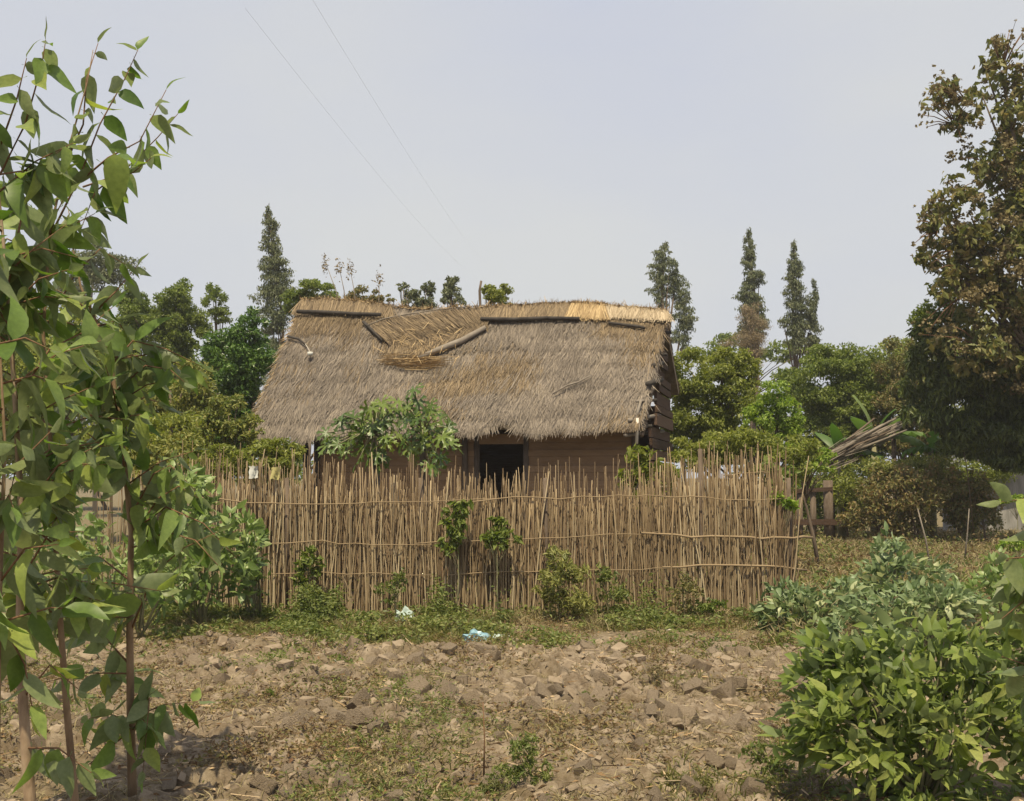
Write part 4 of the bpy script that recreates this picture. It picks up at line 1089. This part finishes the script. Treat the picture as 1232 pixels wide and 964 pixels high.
weed('grey-green leafy shrub growing over the fence top below the right hut corner', 13.2, [(775, 560, 22, 28), (760, 575, 18, 18), (800, 575, 22, 20), (785, 600, 22, 18)], .085, 'mid', 2.2, name='fence_climber', cat='climber', dr=.5)
weed('bright leafy sprig poking out at the right end of the fence', 13.0, [(935, 600, 10, 8), (950, 606, 10, 6)], .09, 'lime', 2.6, name='fence_climber', cat='climber', dr=.6, base=945)
weed('dark green plant behind the fence top near its right end', 13.7, [(935, 580, 22, 25), (925, 565, 18, 14)], .08, 'green', 2.2, name='fence_climber', cat='climber', dr=.6)
weed('tall feathery yellow-green weed standing before the middle of the fence', 12.4, [(680, 700, 30, 34), (668, 675, 18, 22), (695, 725, 26, 20), (660, 705, 16, 22)], .075, 'weed_yellow', 1.7, aspect=.3)
weed('dull green weed beside the tall feathery weed at the fence', 12.6, [(738, 712, 22, 26), (725, 690, 10, 16)], .065, 'weed', 1.3)
weed('small dark green weed at the fence foot near its right end', 12.5, [(858, 730, 18, 12)], .06, 'green', 2.2)
weed('reddish brown dry weed at the fence foot in the right half', 12.5, [(822, 715, 22, 24)], .05, 'olive', 1.2, bark='twig') if False else weed('reddish brown dry weed at the fence foot in the right half', 12.5, [(822, 715, 22, 24)], .05, 'olive', 1.2)
weed('thin green weed at the fence foot in the left half', 12.5, [(468, 712, 18, 16), (480, 700, 10, 18)], .055, 'weed', 1.1)
weed('fresh green weed in the soil at the bottom centre', 5.95, [(630, 905, 22, 20), (612, 930, 24, 16), (650, 930, 14, 20)], .030, 'weed', 1.8, aspect=.35)
weed('small grassy weed low at the bottom, left of the fresh green one', 5.75, [(590, 945, 22, 10)], .028, 'grass', 1.6, aspect=.3)
weed('tiny bright green seedling among the clods in mid field', 7.6, [(703, 836, 6, 4)], .03, 'weed', 3.0)
weed('small green seedling in the soil left of the clods', 7.6, [(323, 835, 8, 6)], .035, 'green', 2.5)
weed('brown dry bush of twiggy weeds among the clods at right', 8.6, [(788, 815, 20, 22)], .03, 'teakflower', .9)
weed('patchy green weed clump in the left of the field', 10.2, [(340, 790, 40, 12), (400, 795, 30, 8)], .045, 'weed', 1.0)
weed('low grassy clump by the bottom edge right of centre', 5.8, [(820, 945, 40, 14), (790, 950, 22, 10)], .03, 'grass', 1.2, aspect=.3)
weed('low green clump beside the bright bush', 6.4, [(920, 905, 26, 14), (935, 925, 20, 10)], .035, 'weed', 1.3)
weed('low brown weed clump by the bottom edge left of centre', 5.7, [(460, 930, 36, 22)], .028, 'drygrass', .8, aspect=.25)
# single dry stalks standing in the soil
def stalk(label, pix, D, r_, mat='twig'):
    pts = [P(x, y, D) for x, y in pix]; o = MB().tube(pts, [r_ * (1 - .5 * i / (len(pts) - 1)) for i in range(len(pts))], 6).build('dry_stalk', M[mat], None, True)
    return tag(o, label, 'stalk', 'dry stalks standing in the field')
stalk('thin dark dry stalk standing left of the fresh green weed', [(582, 935), (583, 890), (581, 845)], 5.85, .006)
stalk('pale thin stalk leaning over the silvery shrubs', [(1120, 690), (1114, 650), (1104, 612)], 18.0, .018, 'pole_grey')
stalk('thin upright stalk before the brown hedge at right', [(1160, 680), (1164, 640), (1166, 612)], 20.0, .016, 'pole_grey')

# ------------------------------------------------------------------ litter in the field
def crumple(name, label, px, py, s, mat, cat, seed, sq=.7):
    r = ray(px, py); k = -CAMZ / r.z; p = r * k; x, y = p.x, p.y; z = gh(x, y)
    import bmesh
    bm = bmesh.new(); bmesh.ops.create_icosphere(bm, subdivisions=3, radius=1)
    a = np.random.default_rng(seed); ph = a.uniform(0, 6, 6)
    for v in bm.verts:
        c = v.co; q = 1 + .28 * math.sin(5 * c.x + ph[0]) * math.sin(6 * c.y + ph[1]) + .2 * math.sin(9 * c.z + ph[2] + 4 * c.x) + .1 * math.sin(17 * c.y + ph[3])
        v.co = Vector((c.x * q * s, c.y * q * s * .8, max(-.35, c.z) * q * s * sq))
    me = bpy.data.meshes.new(name); bm.to_mesh(me); bm.free()
    o = link(name, me, M[mat]); o.location = (x, y, z + s * sq * .3)
    return tag(o, label, cat)
crumple('plastic_bag', 'crumpled blue plastic bag lying before the fence', 573, 775, .115, 'blue_plastic', 'bag', 1)
crumple('plastic_bag', 'pale greenish plastic bag half in the grass at the fence foot', 487, 748, .11, 'pale_plastic', 'bag', 2, .9)
crumple('plastic_bag', 'flat pale green plastic scrap right beside the blue bag', 600, 768, .10, 'pale_plastic', 'bag', 6, .35)
crumple('paper_scrap', 'small folded white paper scrap among the clods', 678, 836, .035, 'white', 'scrap', 3)
crumple('paper_scrap', 'tiny round white scrap on the soil in the left field', 403, 803, .035, 'white', 'scrap', 4)
crumple('crushed_carton', 'crushed black carton beside the brown twiggy weeds', 773, 831, .055, 'black', 'carton', 5)
crumple('paper_scrap', 'pale scrap in the grass at the right of the fence foot', 805, 760, .035, 'white', 'scrap', 8)
# cloths caught on the fence
for px, py, mt, lab in ((305, 568, 'white', 'white rag caught on the fence sticks at left'), (331, 570, 'yellow', 'yellow rag caught on the fence sticks at left')):
    x, y = fence_xy(px); p = P(px, py, y - .04); a = random.Random(px); V = []; nu, nv = 5, 5
    for j in range(nv):
        for i in range(nu): V.append((p.x + (i - 2) * .026 + a.uniform(-.01, .01), p.y + .025 * math.sin(i * 1.7 + j) - .01, p.z - (j - 2) * .035 + a.uniform(-.012, .012)))
    Fq = [[j * nu + i, j * nu + i + 1, (j + 1) * nu + i + 1, (j + 1) * nu + i] for j in range(nv - 1) for i in range(nu - 1)]
    V2 = np.array(V); V2 = np.concatenate([V2, V2 + np.array([[0, .006, 0]])])
    o = link('rag', mesh('rag', V2, np.array(Fq + [[q + nu * nv for q in f[::-1]] for f in Fq]), True), M[mt]); tag(o, lab, 'rag')

# ------------------------------------------------------------------ trees and shrubs beyond
GT = 'trees beyond the hut'
def far_wood(label, cat, D, ells, size, mat, cover, base, group):
    t = mk_tree('far_woodland', label, cat, D, ells, size * 1.25, mat, cover * .7, base=base)
    del t['category']; t['kind'] = 'stuff'
    for ch in t.children: ch['kind'] = 'stuff'
def spindle(x0, y0, x1, y1, ws, n=15, jit=.5, seed=0):
    """narrow upright crown: overlapping small ellipses down a leaning axis, widths from ws"""
    a = random.Random(seed); out = []
    n = int(n * 1.5)
    for i in range(n):
        t = i / (n - 1); w = float(np.interp(t, np.linspace(0, 1, len(ws)), ws))
        out.append((x0 + (x1 - x0) * t + a.uniform(-jit, jit) * w * .7, y0 + (y1 - y0) * t, max(3.5, w * a.uniform(.7, 1.0)), (y1 - y0) / n * a.uniform(1.6, 2.8)))
    return out
EU = dict(group=GT, aspect=.30, cr=.42, per=7, droop=1.0)
mk_tree('eucalyptus_tree', 'tall narrow eucalyptus rising just left of the hut roof', 'tree', 42, spindle(323, 254, 334, 350, [4, 12, 17, 20, 24], 14, .4, 1) + spindle(328, 350, 345, 470, [26, 26, 24, 22], 12, .7, 2), .14, 'euc', .72, base=342, tr=.10, bark='bark', **EU)
mk_tree('eucalyptus_tree', 'tall eucalyptus right of the roof, leftmost of the three on the skyline', 'tree', 46, spindle(800, 294, 795, 368, [5, 14, 19, 18, 9], 12, .45, 3) + spindle(814, 322, 822, 415, [6, 12, 15, 18, 12], 12, .6, 4), .14, 'euc', .62, base=824, tr=.11, **EU)
mk_tree('eucalyptus_tree', 'straightest slim eucalyptus on the right skyline, brown towards its foot', 'tree', 48, spindle(901, 284, 905, 402, [4, 12, 16, 18, 20], 18, .3, 5), .14, 'euc', .95, base=906, tr=.12, **EU)
mk_tree('dry_tree', 'dry brown tree at the foot of the straightest slim eucalyptus', 'tree', 46, spindle(900, 372, 904, 432, [14, 22, 26, 20], 9, .6, 6), .09, 'eucdry', .5, base=905, tr=.09, group=GT, aspect=.2, cr=.45, per=8)
mk_tree('eucalyptus_tree', 'forked eucalyptus on the right skyline, rightmost of the three', 'tree', 48, spindle(956, 297, 958, 415, [4, 12, 17, 20, 18], 16, .4, 7) + spindle(980, 342, 976, 415, [4, 9, 12, 12], 9, .4, 8), .14, 'euc', .8, base=966, tr=.12, **EU)
GL = 'trees at the left behind the saplings'
mk_tree('round_tree', 'rounded green tree behind the saplings at left', 'tree', 32, [(180, 390, 46, 42), (212, 368, 28, 28), (160, 370, 26, 26), (225, 400, 26, 34)], .12, 'green', 2.8, base=190, skirt=True, group=GL)
mk_tree('round_tree', 'small round-headed tree on a thin trunk left of the tall eucalyptus', 'tree', 36, [(259, 362, 16, 20), (265, 380, 14, 14)], .12, 'green', 2.2, base=262, skirt=True, group=GL, tr=.07)
mk_tree('broadleaf_tree', 'glossy dark green tree touching the left end of the roof', 'tree', 23, [(288, 425, 42, 42), (270, 455, 40, 36), (312, 445, 22, 52), (300, 395, 22, 22)], .11, 'glossy', 3.0, base=288, skirt=True, group=GL)
mk_tree('broadleaf_tree', 'grey hazy tree top showing between the sapling leaves', 'tree', 44, [(115, 312, 40, 22), (140, 325, 26, 18), (100, 350, 40, 36)], .15, 'euc', 1.5, base=115, skirt=True, group=GL, bark='bark_pale')
mk_tree('broadleaf_tree', 'green tree behind the tall eucalyptus and roof end', 'tree', 33, [(376, 350, 27, 18), (395, 360, 14, 12), (360, 365, 20, 20)], .12, 'green', 2.6, base=376, skirt=True, group=GL)
mk_tree('broadleaf_tree', 'broad mid green tree hidden behind the left saplings', 'tree', 27, [(60, 430, 80, 80), (100, 500, 80, 60), (10, 470, 70, 90), (130, 450, 50, 60)], .13, 'mid', 2.0, base=70, skirt=True, group=GL)
mk_tree('broadleaf_tree', 'low yellowish tree between the saplings and the dark green tree', 'tree', 21, [(205, 470, 45, 45), (180, 520, 60, 40), (235, 490, 30, 40)], .11, 'yellowish', 2.2, base=205, skirt=True, group=GL)
GR = 'tree tops over the hut ridge'
mk_tree('broadleaf_tree', 'low olive tree top over the left half of the ridge', 'tree', 30, [(438, 358, 20, 16), (458, 362, 18, 9), (425, 365, 14, 10)], .11, 'olive', 2.6, base=440, group=GR)
mk_tree('eucalyptus_tree', 'leftmost airy grey-green tree top of three over mid ridge', 'tree', 38, [(485, 346, 8, 7), (494, 354, 13, 9), (500, 366, 16, 10)], .13, 'euc', 2.0, base=495, group=GR, tr=.07)
mk_tree('eucalyptus_tree', 'middle airy tree top of three over mid ridge', 'tree', 38, [(516, 350, 9, 12), (512, 365, 14, 12)], .13, 'euc', 2.0, base=514, group=GR, tr=.07)
mk_tree('eucalyptus_tree', 'rightmost fuller airy tree top of three over mid ridge', 'tree', 38, [(543, 342, 10, 12), (545, 358, 15, 14)], .13, 'euc', 2.4, base=545, group=GR, tr=.07)
mk_tree('broadleaf_tree', 'round green tree top over the ridge with a bare stick beside it', 'tree', 28, [(597, 352, 18, 12), (600, 362, 20, 10), (588, 350, 9, 10)], .10, 'mid', 3.0, base=597, group=GR, tr=.07)
GB = 'bushy trees right of the hut'
mk_tree('broadleaf_tree', 'leafy yellow-green tree against the right gable of the hut', 'tree', 23, [(838, 450, 40, 34), (870, 435, 28, 22), (825, 490, 40, 40), (875, 475, 36, 34), (850, 520, 50, 36), (895, 450, 24, 26)], .11, 'mid', 2.2, base=850, skirt=True, group=GB)
mk_tree('broadleaf_tree', 'bright lime green tree between the gable tree and the dark bushes', 'tree', 22, [(935, 478, 30, 20), (950, 500, 24, 20), (915, 500, 26, 22)], .10, 'lime', 2.2, base=935, skirt=True, group=GB)
mk_tree('broadleaf_tree', 'broad dark green tree below the forked eucalyptus', 'tree', 31, [(1000, 445, 46, 28), (975, 465, 40, 34), (1035, 455, 40, 36), (1010, 490, 55, 36), (1060, 480, 30, 40)], .13, 'green', 2.6, base=1005, skirt=True, group=GB)
mk_tree('broadleaf_tree', 'brownish green tree between the dark tree and the big flowering tree', 'tree', 30, [(1085, 450, 34, 40), (1075, 500, 40, 40), (1110, 520, 40, 36)], .12, 'olive', 2.0, base=1085, skirt=True, group=GB)
mk_tree('broadleaf_tree', 'mid green tree low behind the right end of the fence', 'tree', 18, [(880, 535, 46, 26), (920, 545, 36, 26), (845, 545, 36, 26), (955, 550, 30, 26)], .09, 'mid', 2.4, base=895, skirt=True, group=GB, tr=.06)
mk_tree('feathery_tree', 'small feathery light green tree right of the fence end', 'tree', 19, [(975, 560, 26, 12), (990, 548, 18, 10), (962, 545, 20, 14)], .07, 'lime', 1.3, base=985, group=GB, tr=.04, droop=0)
far_wood('far tree line glimpsed between the skyline eucalyptuses', 'tree', 58, [(870, 425, 40, 22), (930, 425, 40, 18), (985, 425, 40, 18)], .18, 'green', 2.2, base=930, group=GT)
far_wood('far low trees behind the big flowering tree', 'tree', 55, [(1100, 440, 60, 40), (1180, 440, 60, 50), (1060, 470, 60, 50), (900, 530, 80, 50), (1020, 535, 80, 45), (1140, 530, 80, 50), (1240, 520, 80, 60)], .2, 'mid', 2.0, base=1110, group=GT)
far_wood('far low trees behind the left saplings', 'tree', 55, [(40, 470, 90, 80), (150, 480, 90, 70), (240, 470, 60, 60), (60, 550, 110, 40), (200, 550, 110, 40), (330, 550, 60, 40)], .2, 'green', 2.0, base=130, group=GT)
# shrubs beside the hut and fence on the left
GS = 'shrubs between the fence and the hut at left'
mk_tree('yard_shrub', 'wide light green shrub behind the leftmost fence sticks', 'shrub', 16.5, [(190, 530, 60, 36), (130, 545, 60, 40), (240, 560, 50, 24), (300, 565, 50, 20)], .09, 'mid', 1.7, base=180, tr=.03, group=GS)
mk_tree('yard_shrub', 'yellow-green tangled shrub at the left foot of the roof', 'shrub', 17.5, [(275, 500, 30, 32), (250, 520, 34, 30), (300, 520, 20, 22)], .08, 'yellowish', 2.2, base=270, tr=.03, group=GS)
mk_tree('yard_shrub', 'dark low shrub behind the fence under the left eave', 'shrub', 15.5, [(310, 555, 40, 18), (345, 556, 26, 20), (270, 555, 34, 20), (330, 540, 34, 14)], .07, 'mid', 2.2, base=305, tr=.03, group=GS)
mk_tree('yard_shrub', 'greyish shrub behind the left end of the fence', 'shrub', 16.0, [(220, 545, 40, 30), (185, 560, 34, 30)], .08, 'yellowish', 1.8, base=205, tr=.03, group=GS)
# the big tree at the right edge
GX = 'big trees at the right edge'
D_ = 24
teak_e = [(1122, 122, 20, 13), (1140, 104, 20, 12), (1114, 262, 14, 20), (1110, 302, 12, 18), (1122, 322, 14, 12), (1165, 125, 34, 26), (1205, 85, 30, 36), (1225, 140, 40, 40), (1150, 150, 20, 18), (1190, 195, 40, 34), (1235, 230, 50, 60), (1150, 235, 30, 26), (1130, 275, 24, 26), (1175, 280, 40, 36),
          (1220, 340, 60, 60), (1160, 350, 40, 36), (1290, 180, 60, 90), (1290, 330, 70, 100), (1180, 415, 50, 40), (1240, 430, 60, 50), (1200, 300, 50, 50), (1225, 260, 40, 50), (1195, 370, 46, 40), (1160, 320, 30, 30), (1210, 190, 40, 40), (1150, 300, 24, 26)]
big = mk_tree('flowering_tree', 'tall olive tree at the right edge with brown seed clusters among its leaves', 'tree', D_, teak_e, .19, 'teak', 1.05, base=1290, tr=.15, group=GX, aspect=.55, cr=.36, per=12, droop=.6)
rg = np.random.default_rng(5)
cl = ell_clumps(D_, teak_e + [(1122, 110, 14, 10), (1112, 150, 8, 14), (1112, 270, 8, 18), (1105, 395, 12, 10), (1130, 395, 20, 14), (1200, 55, 12, 12), (1222, 45, 10, 10)], 1.1, 13, .20, rg)
cl = [(c[0] - np.array([0, .25, 0]) + rg.normal(0, .1, 3), c[1]) for c in cl]
C, v = fill(cl, 17000, rg, .9); d = rg.normal(size=C.shape)
Vv, Ff = leaves_cloud(C, d, .072, .8, rg, fold=False)
link('seed_clusters', mesh('seed_clusters', Vv, Ff), M['teakflower'], big, 'stuff')
tw = MB()
for i in rg.permutation(len(cl))[:150]:
    c = Vector(cl[i][0]); q_ = min((P(e[0], e[1], D_) for e in teak_e[5:]), key=lambda q: (q - c).length); a = c.lerp(q_, .8); tw.tube([a, a.lerp(c, .5) + Vector((0, 0, .05)), c], [.016, .011, .006], 4)
tw.build('twigs', M['twig'], big, True, 'stuff')
mk_tree('mango_tree', 'very dark dense tree under the flowering tree at the right edge', 'tree', 25.5, [(1150, 440, 50, 46), (1190, 480, 60, 50), (1215, 510, 50, 36), (1165, 515, 36, 30), (1120, 430, 26, 30), (1250, 460, 60, 70), (1130, 408, 30, 26), (1262, 388, 40, 30), (1215, 556, 40, 12), (1255, 550, 40, 16), (1185, 540, 40, 16), (1240, 535, 40, 20), (1150, 535, 24, 14), (1110, 480, 26, 40), (1140, 495, 40, 40)], .19, 'mango', 3.2, base=1272, tr=.11, group=GX, aspect=.3, droop=.9)
mk_tree('creeper_mound', 'bright green creeper patch on the left flank of the big flowering tree', 'creeper', 25.4, [(1140, 350, 24, 18), (1125, 385, 26, 26), (1150, 375, 26, 22)], .10, 'green', 2.2, base=1172, tr=.012, group=GX)
# brown hedge and low growth in the right middle distance
GH = 'brown-green shrubs of the hedge at right'
for i, (lab, el, mt, D_) in enumerate([
    ('left end shrub of the brown hedge beside the rail fence', [(1050, 605, 28, 30), (1070, 625, 26, 20), (1030, 620, 24, 18), (1060, 578, 16, 18)], 'olive', 26.4),
    ('middle shrub of the brown hedge, dark hollow at its foot', [(1100, 595, 36, 28), (1095, 620, 34, 24), (1085, 570, 18, 16), (1125, 575, 16, 22)], 'olive', 26.0),
    ('right shrub of the brown hedge before the concrete shed', [(1150, 600, 32, 34), (1165, 620, 30, 24), (1140, 570, 16, 14), (1172, 585, 14, 24)], 'olive', 26.2),
    ('greener top of the hedge below the leaning poles', [(1080, 562, 40, 14), (1120, 560, 34, 16)], 'yellowish', 26.6),
    ('shrub at the hedge end overlapping the concrete shed wall', [(1188, 612, 18, 30), (1180, 590, 14, 22)], 'olive', 25.8),
    ('thin dark shrub tangled in the rail fence', [(1012, 585, 24, 30), (1030, 610, 24, 26)], 'mid', 27.2),
    ('dark green shrub behind the wooden rails right of the fence end', [(975, 600, 34, 34), (1000, 615, 40, 24), (955, 590, 24, 30)], 'green', 29.4),
    ('low dull shrub filling the gap under the leaning poles', [(1010, 575, 40, 22), (1050, 575, 40, 22), (1130, 580, 60, 26), (1180, 570, 40, 26)], 'mid', 29.2)]):
    mk_tree('hedge_shrub', lab, 'shrub', D_, el, .10, mt, 1.5, tr=.03, group=GH, cr=.42, per=16)
weed('small bright green plant before the concrete shed at the right edge', 22.0, [(1222, 600, 16, 6), (1210, 603, 10, 4)], .09, 'lime', 3.0, base=1222)
weed('bright low weed at the far right beside the silvery shrubs', 15.0, [(1222, 655, 18, 8)], .08, 'lime', 2.4)
weed('pale dry weeds along the bank right of the fence', 19.0, [(1062, 662, 14, 14), (1078, 655, 10, 8)], .09, 'silver_stuff', 1.6)

# banana plants
def banana_T(shred):
    n = 9; V, F4 = [], []
    for i in range(n + 1):
        t = i / n; w = .17 * math.sin(math.pi * min(1, .06 + t * .94)) ** .6 * (1 - .15 * t); z = -.42 * t ** 2.2 + .06 * t
        j = (.03 * (-1) ** i if shred else 0)
        V += [(-w - j, t, z - .05 - .12 * shred * (i % 2)), (0, t, z), (w + j, t, z - .05 - .12 * shred * ((i + 1) % 2))]
    for i in range(n):
        o = i * 3; F4 += [[o, o + 1, o + 4, o + 3], [o + 1, o + 2, o + 5, o + 4]]
    me = mesh('leaf', np.array(V), np.array(F4), True); me.materials.append(M['banana']); return me
bt = [banana_T(0), banana_T(1)]
def banana(label, bpx, D, leaves, seed, topy):
    rg = np.random.default_rng(seed); b = P(bpx, 600, D); b.z = 0; top = P(bpx, topy, D)
    t = thing('banana_plant', b, label, 'banana plant', 'banana plants behind the hedge')
    MB().tube([b, b.lerp(top, .5), top], [.13, .11, .07], 9).build('trunk', M['twig_green'], t, True)
    for (dx, dy, dz, L_, sh) in leaves:
        o = bpy.data.objects.new('leaf', bt[sh]); COL.objects.link(o); adopt(o, t); o.matrix_basis = leaf_M(top, (dx, dy, dz), L_ * .72, rg, 1.15)
banana('banana plant with one bright upright leaf left of the leaning poles', 1012, 27.8, [(-.25, -.3, 1, 1.3, 0), (.6, -.2, .7, 1.2, 0), (-.8, -.3, .4, 1.1, 0), (.9, -.4, .3, 1.3, 1), (-.5, .3, .8, 1.2, 0)], 1, 545)
banana('tall banana plant with pale upright leaves behind the leaning poles', 1052, 28.6, [(-.1, -.2, 1, 1.7, 0), (.5, -.2, .8, 1.5, 0), (-.6, -.3, .8, 1.5, 0), (.9, -.3, .5, 1.6, 1), (-.9, -.2, .3, 1.4, 1), (.3, .3, 1, 1.4, 0)], 2, 530)
banana('banana plant with drooping torn leaves under the flowering tree', 1120, 27.6, [(-.7, -.4, .5, 1.4, 1), (.8, -.4, .4, 1.4, 1), (-.9, -.3, .2, 1.3, 1), (.2, -.6, .7, 1.3, 1), (.7, .1, .7, 1.2, 1)], 3, 540)

# leaning bundle of poles, its own supports hidden in the hedge
pb = P(985, 557, 27.4); pb.z = 0
bundle = thing('pole_bundle', pb, 'bundle of long grey-brown poles propped up slantwise over the hedge', 'poles')
rp = random.Random(12)
for i in range(13):
    a0 = P(984 + rp.uniform(-2, 16), 557 - rp.uniform(0, 8), 27.4 + rp.uniform(-.2, .3)); a1 = P(1082 + rp.uniform(-40, 32), 512 + rp.uniform(-9, 12), 27.4 + rp.uniform(-.3, .3))
    MB().tube([a0, a0.lerp(a1, .5) + Vector((0, 0, rp.uniform(-.06, .1))), a1], [.045, .04, .022], 6).build('pole', M['pole_grey' if i % 3 else 'bark'], bundle, True)
n = 260; a0, a1 = np.array(P(986, 556, 27.4)), np.array(P(1060, 522, 27.4)); s = rt.random((n, 1))
c = a0 * (1 - s) + a1 * s + rt.normal(0, .10, (n, 3)); Vv, Ff = straws(c, (a1 - a0)[None] + rt.normal(0, .16, (n, 3)), rt.uniform(.3, .8, n), .022, rt.normal(size=(n, 3)))
link('straw', mesh('straw', Vv, Ff), M['thatch'], bundle, 'stuff')
for px, y0 in ((1000, 548), (1075, 516)):
    top = P(px, y0 + 3, 27.5); MB().tube([Vector((top.x, top.y, -.1)), top], .06, 7).build('prop', M['bark'], bundle, True)
# rail fence
rf0 = P(985, 600, 26.8); rf0.z = 0
rl = thing('rail_fence', rf0, 'low brown wooden rail fence just right of the stick fence', 'fence')
for px, yt in ((962, 592), (978, 592), (996, 578)):
    top = P(px, yt, 26.8); MB().tube([Vector((top.x, 26.8, -.1)), top], .075 if px != 996 else .12, 8).build('post', M['bark'], rl, True)
for y0, x0, x1, h_ in ((594, 948, 1002, .10), (632, 945, 1010, .14), (631, 1008, 1062, .08)):
    p, q = P(x0, y0, 26.68), P(x1, y0 - (3 if y0 == 594 else 0), 26.68)
    c = [p, q, q + Vector((0, .06, 0)), p + Vector((0, .06, 0))]; c += [v + Vector((0, 0, h_)) for v in c]
    MB().box8(c).build('rail', M['board_dark' if x0 < 1000 else 'bark'], rl)
# concrete shed
s0 = P(1188, 640, 31); s0.z = 0
shed = thing('concrete_shed', s0, 'grey weathered concrete shed at the right edge behind the hedge', 'shed')
def box(p, dx, dy, dz): 
    c = [p, p + Vector((dx, 0, 0)), p + Vector((dx, dy, 0)), p + Vector((0, dy, 0))]; return c + [v + Vector((0, 0, dz)) for v in c]
zt = P(1188, 566, 31).z
MB().box8(box(Vector((s0.x, 31, -.1)), 4.5, 3.2, zt + .1)).build('wall', M['concrete'], shed)
m = MB(); e0 = P(1150, 561, 30.3); e1 = P(1252, 541, 30.3)
c = [e0, e1 + Vector((2.5, 0, .45)), e1 + Vector((2.5, 4.6, .45)), e0 + Vector((0, 4.6, 0))]; c += [v + Vector((0, 0, .07)) for v in c]
m.box8(c); m.build('roof_sheet', M['tin'], shed)
# dry reeds over the ridge and a stick
rd = P(410, 380, 26); rd.z = 0
reed = thing('reed_clump', rd, 'dry reed plumes on thin stems standing above the left half of the ridge', 'reeds')
for pts, tipx, tipy in (([(412, 400), (405, 352), (394, 322)], 391, 318), ([(415, 400), (414, 350), (409, 326)], 408, 322), ([(424, 400), (427, 355), (422, 328)], 421, 325), ([(455, 400), (456, 355), (456, 338)], 456, 336)):
    p3 = [Vector((rd.x + (pts[0][0] - 410) * S(26), 26, -.05))] + [P(x, y, 26) for x, y in pts]
    st = MB().tube(p3, [.018, .015, .012, .006], 5).build('reed_stem', M['pole_grey'], reed, True)
    n = 60; c = np.array(P(tipx, tipy, 26))[None] + rt.normal(0, 1, (n, 3)) * np.array([[.05, .05, .12]])
    Vv, Ff = leaves_cloud(c, rt.normal(size=(n, 3)), .08, .4); link('reed_plume', mesh('reed_plume', Vv, Ff), M['eucdry'], st, 'stuff')
o = MB().tube([Vector((P(578, 380, 27).x, 27, -.05)), P(578, 372, 27), P(577, 350, 27), P(579, 338, 27)], [.05, .04, .035, .03], 6).build('bare_stick', M['bark'], None, True)
tag(o, 'bare dark stick upright beside the round tree top over the ridge', 'stick')

# overhead wires running away over the yard
def wire(label, a, b, r_):
    pts = []
    for i in range(25):
        t = i / 24; p = a.lerp(b, t); p.z -= 1.1 * 4 * t * (1 - t) * .5; pts.append(p)
    o = MB().tube(pts, r_, 5).build('overhead_wire', M['wire'], None, True); tag(o, label, 'wire', 'overhead wires')
wire('thin overhead wire crossing the sky from the top edge down towards the hut, right one', P(352, -40, 12), P(600, 330, 70), .0013)
wire('thin overhead wire slanting down the sky towards the hut, left one', P(295, 10, 13), P(585, 340, 70), .0013)

# thin air haze: pale, even, round the camera and everything built
hm, ht, hn, hl = nodes('haze')
pv_ = hn('ShaderNodeVolumePrincipled'); pv_.inputs['Density'].default_value = .0009; pv_.inputs['Color'].default_value = (.90, .92, .95, 1); pv_.inputs['Anisotropy'].default_value = .2
ho = hn('ShaderNodeOutputMaterial'); hl(pv_.outputs[0], ho.inputs['Volume'])
m = MB(); m.box8(box(Vector((-90, -30, -1.5)), 180, 160, 20)); m.build('haze', hm, None, False, 'stuff')
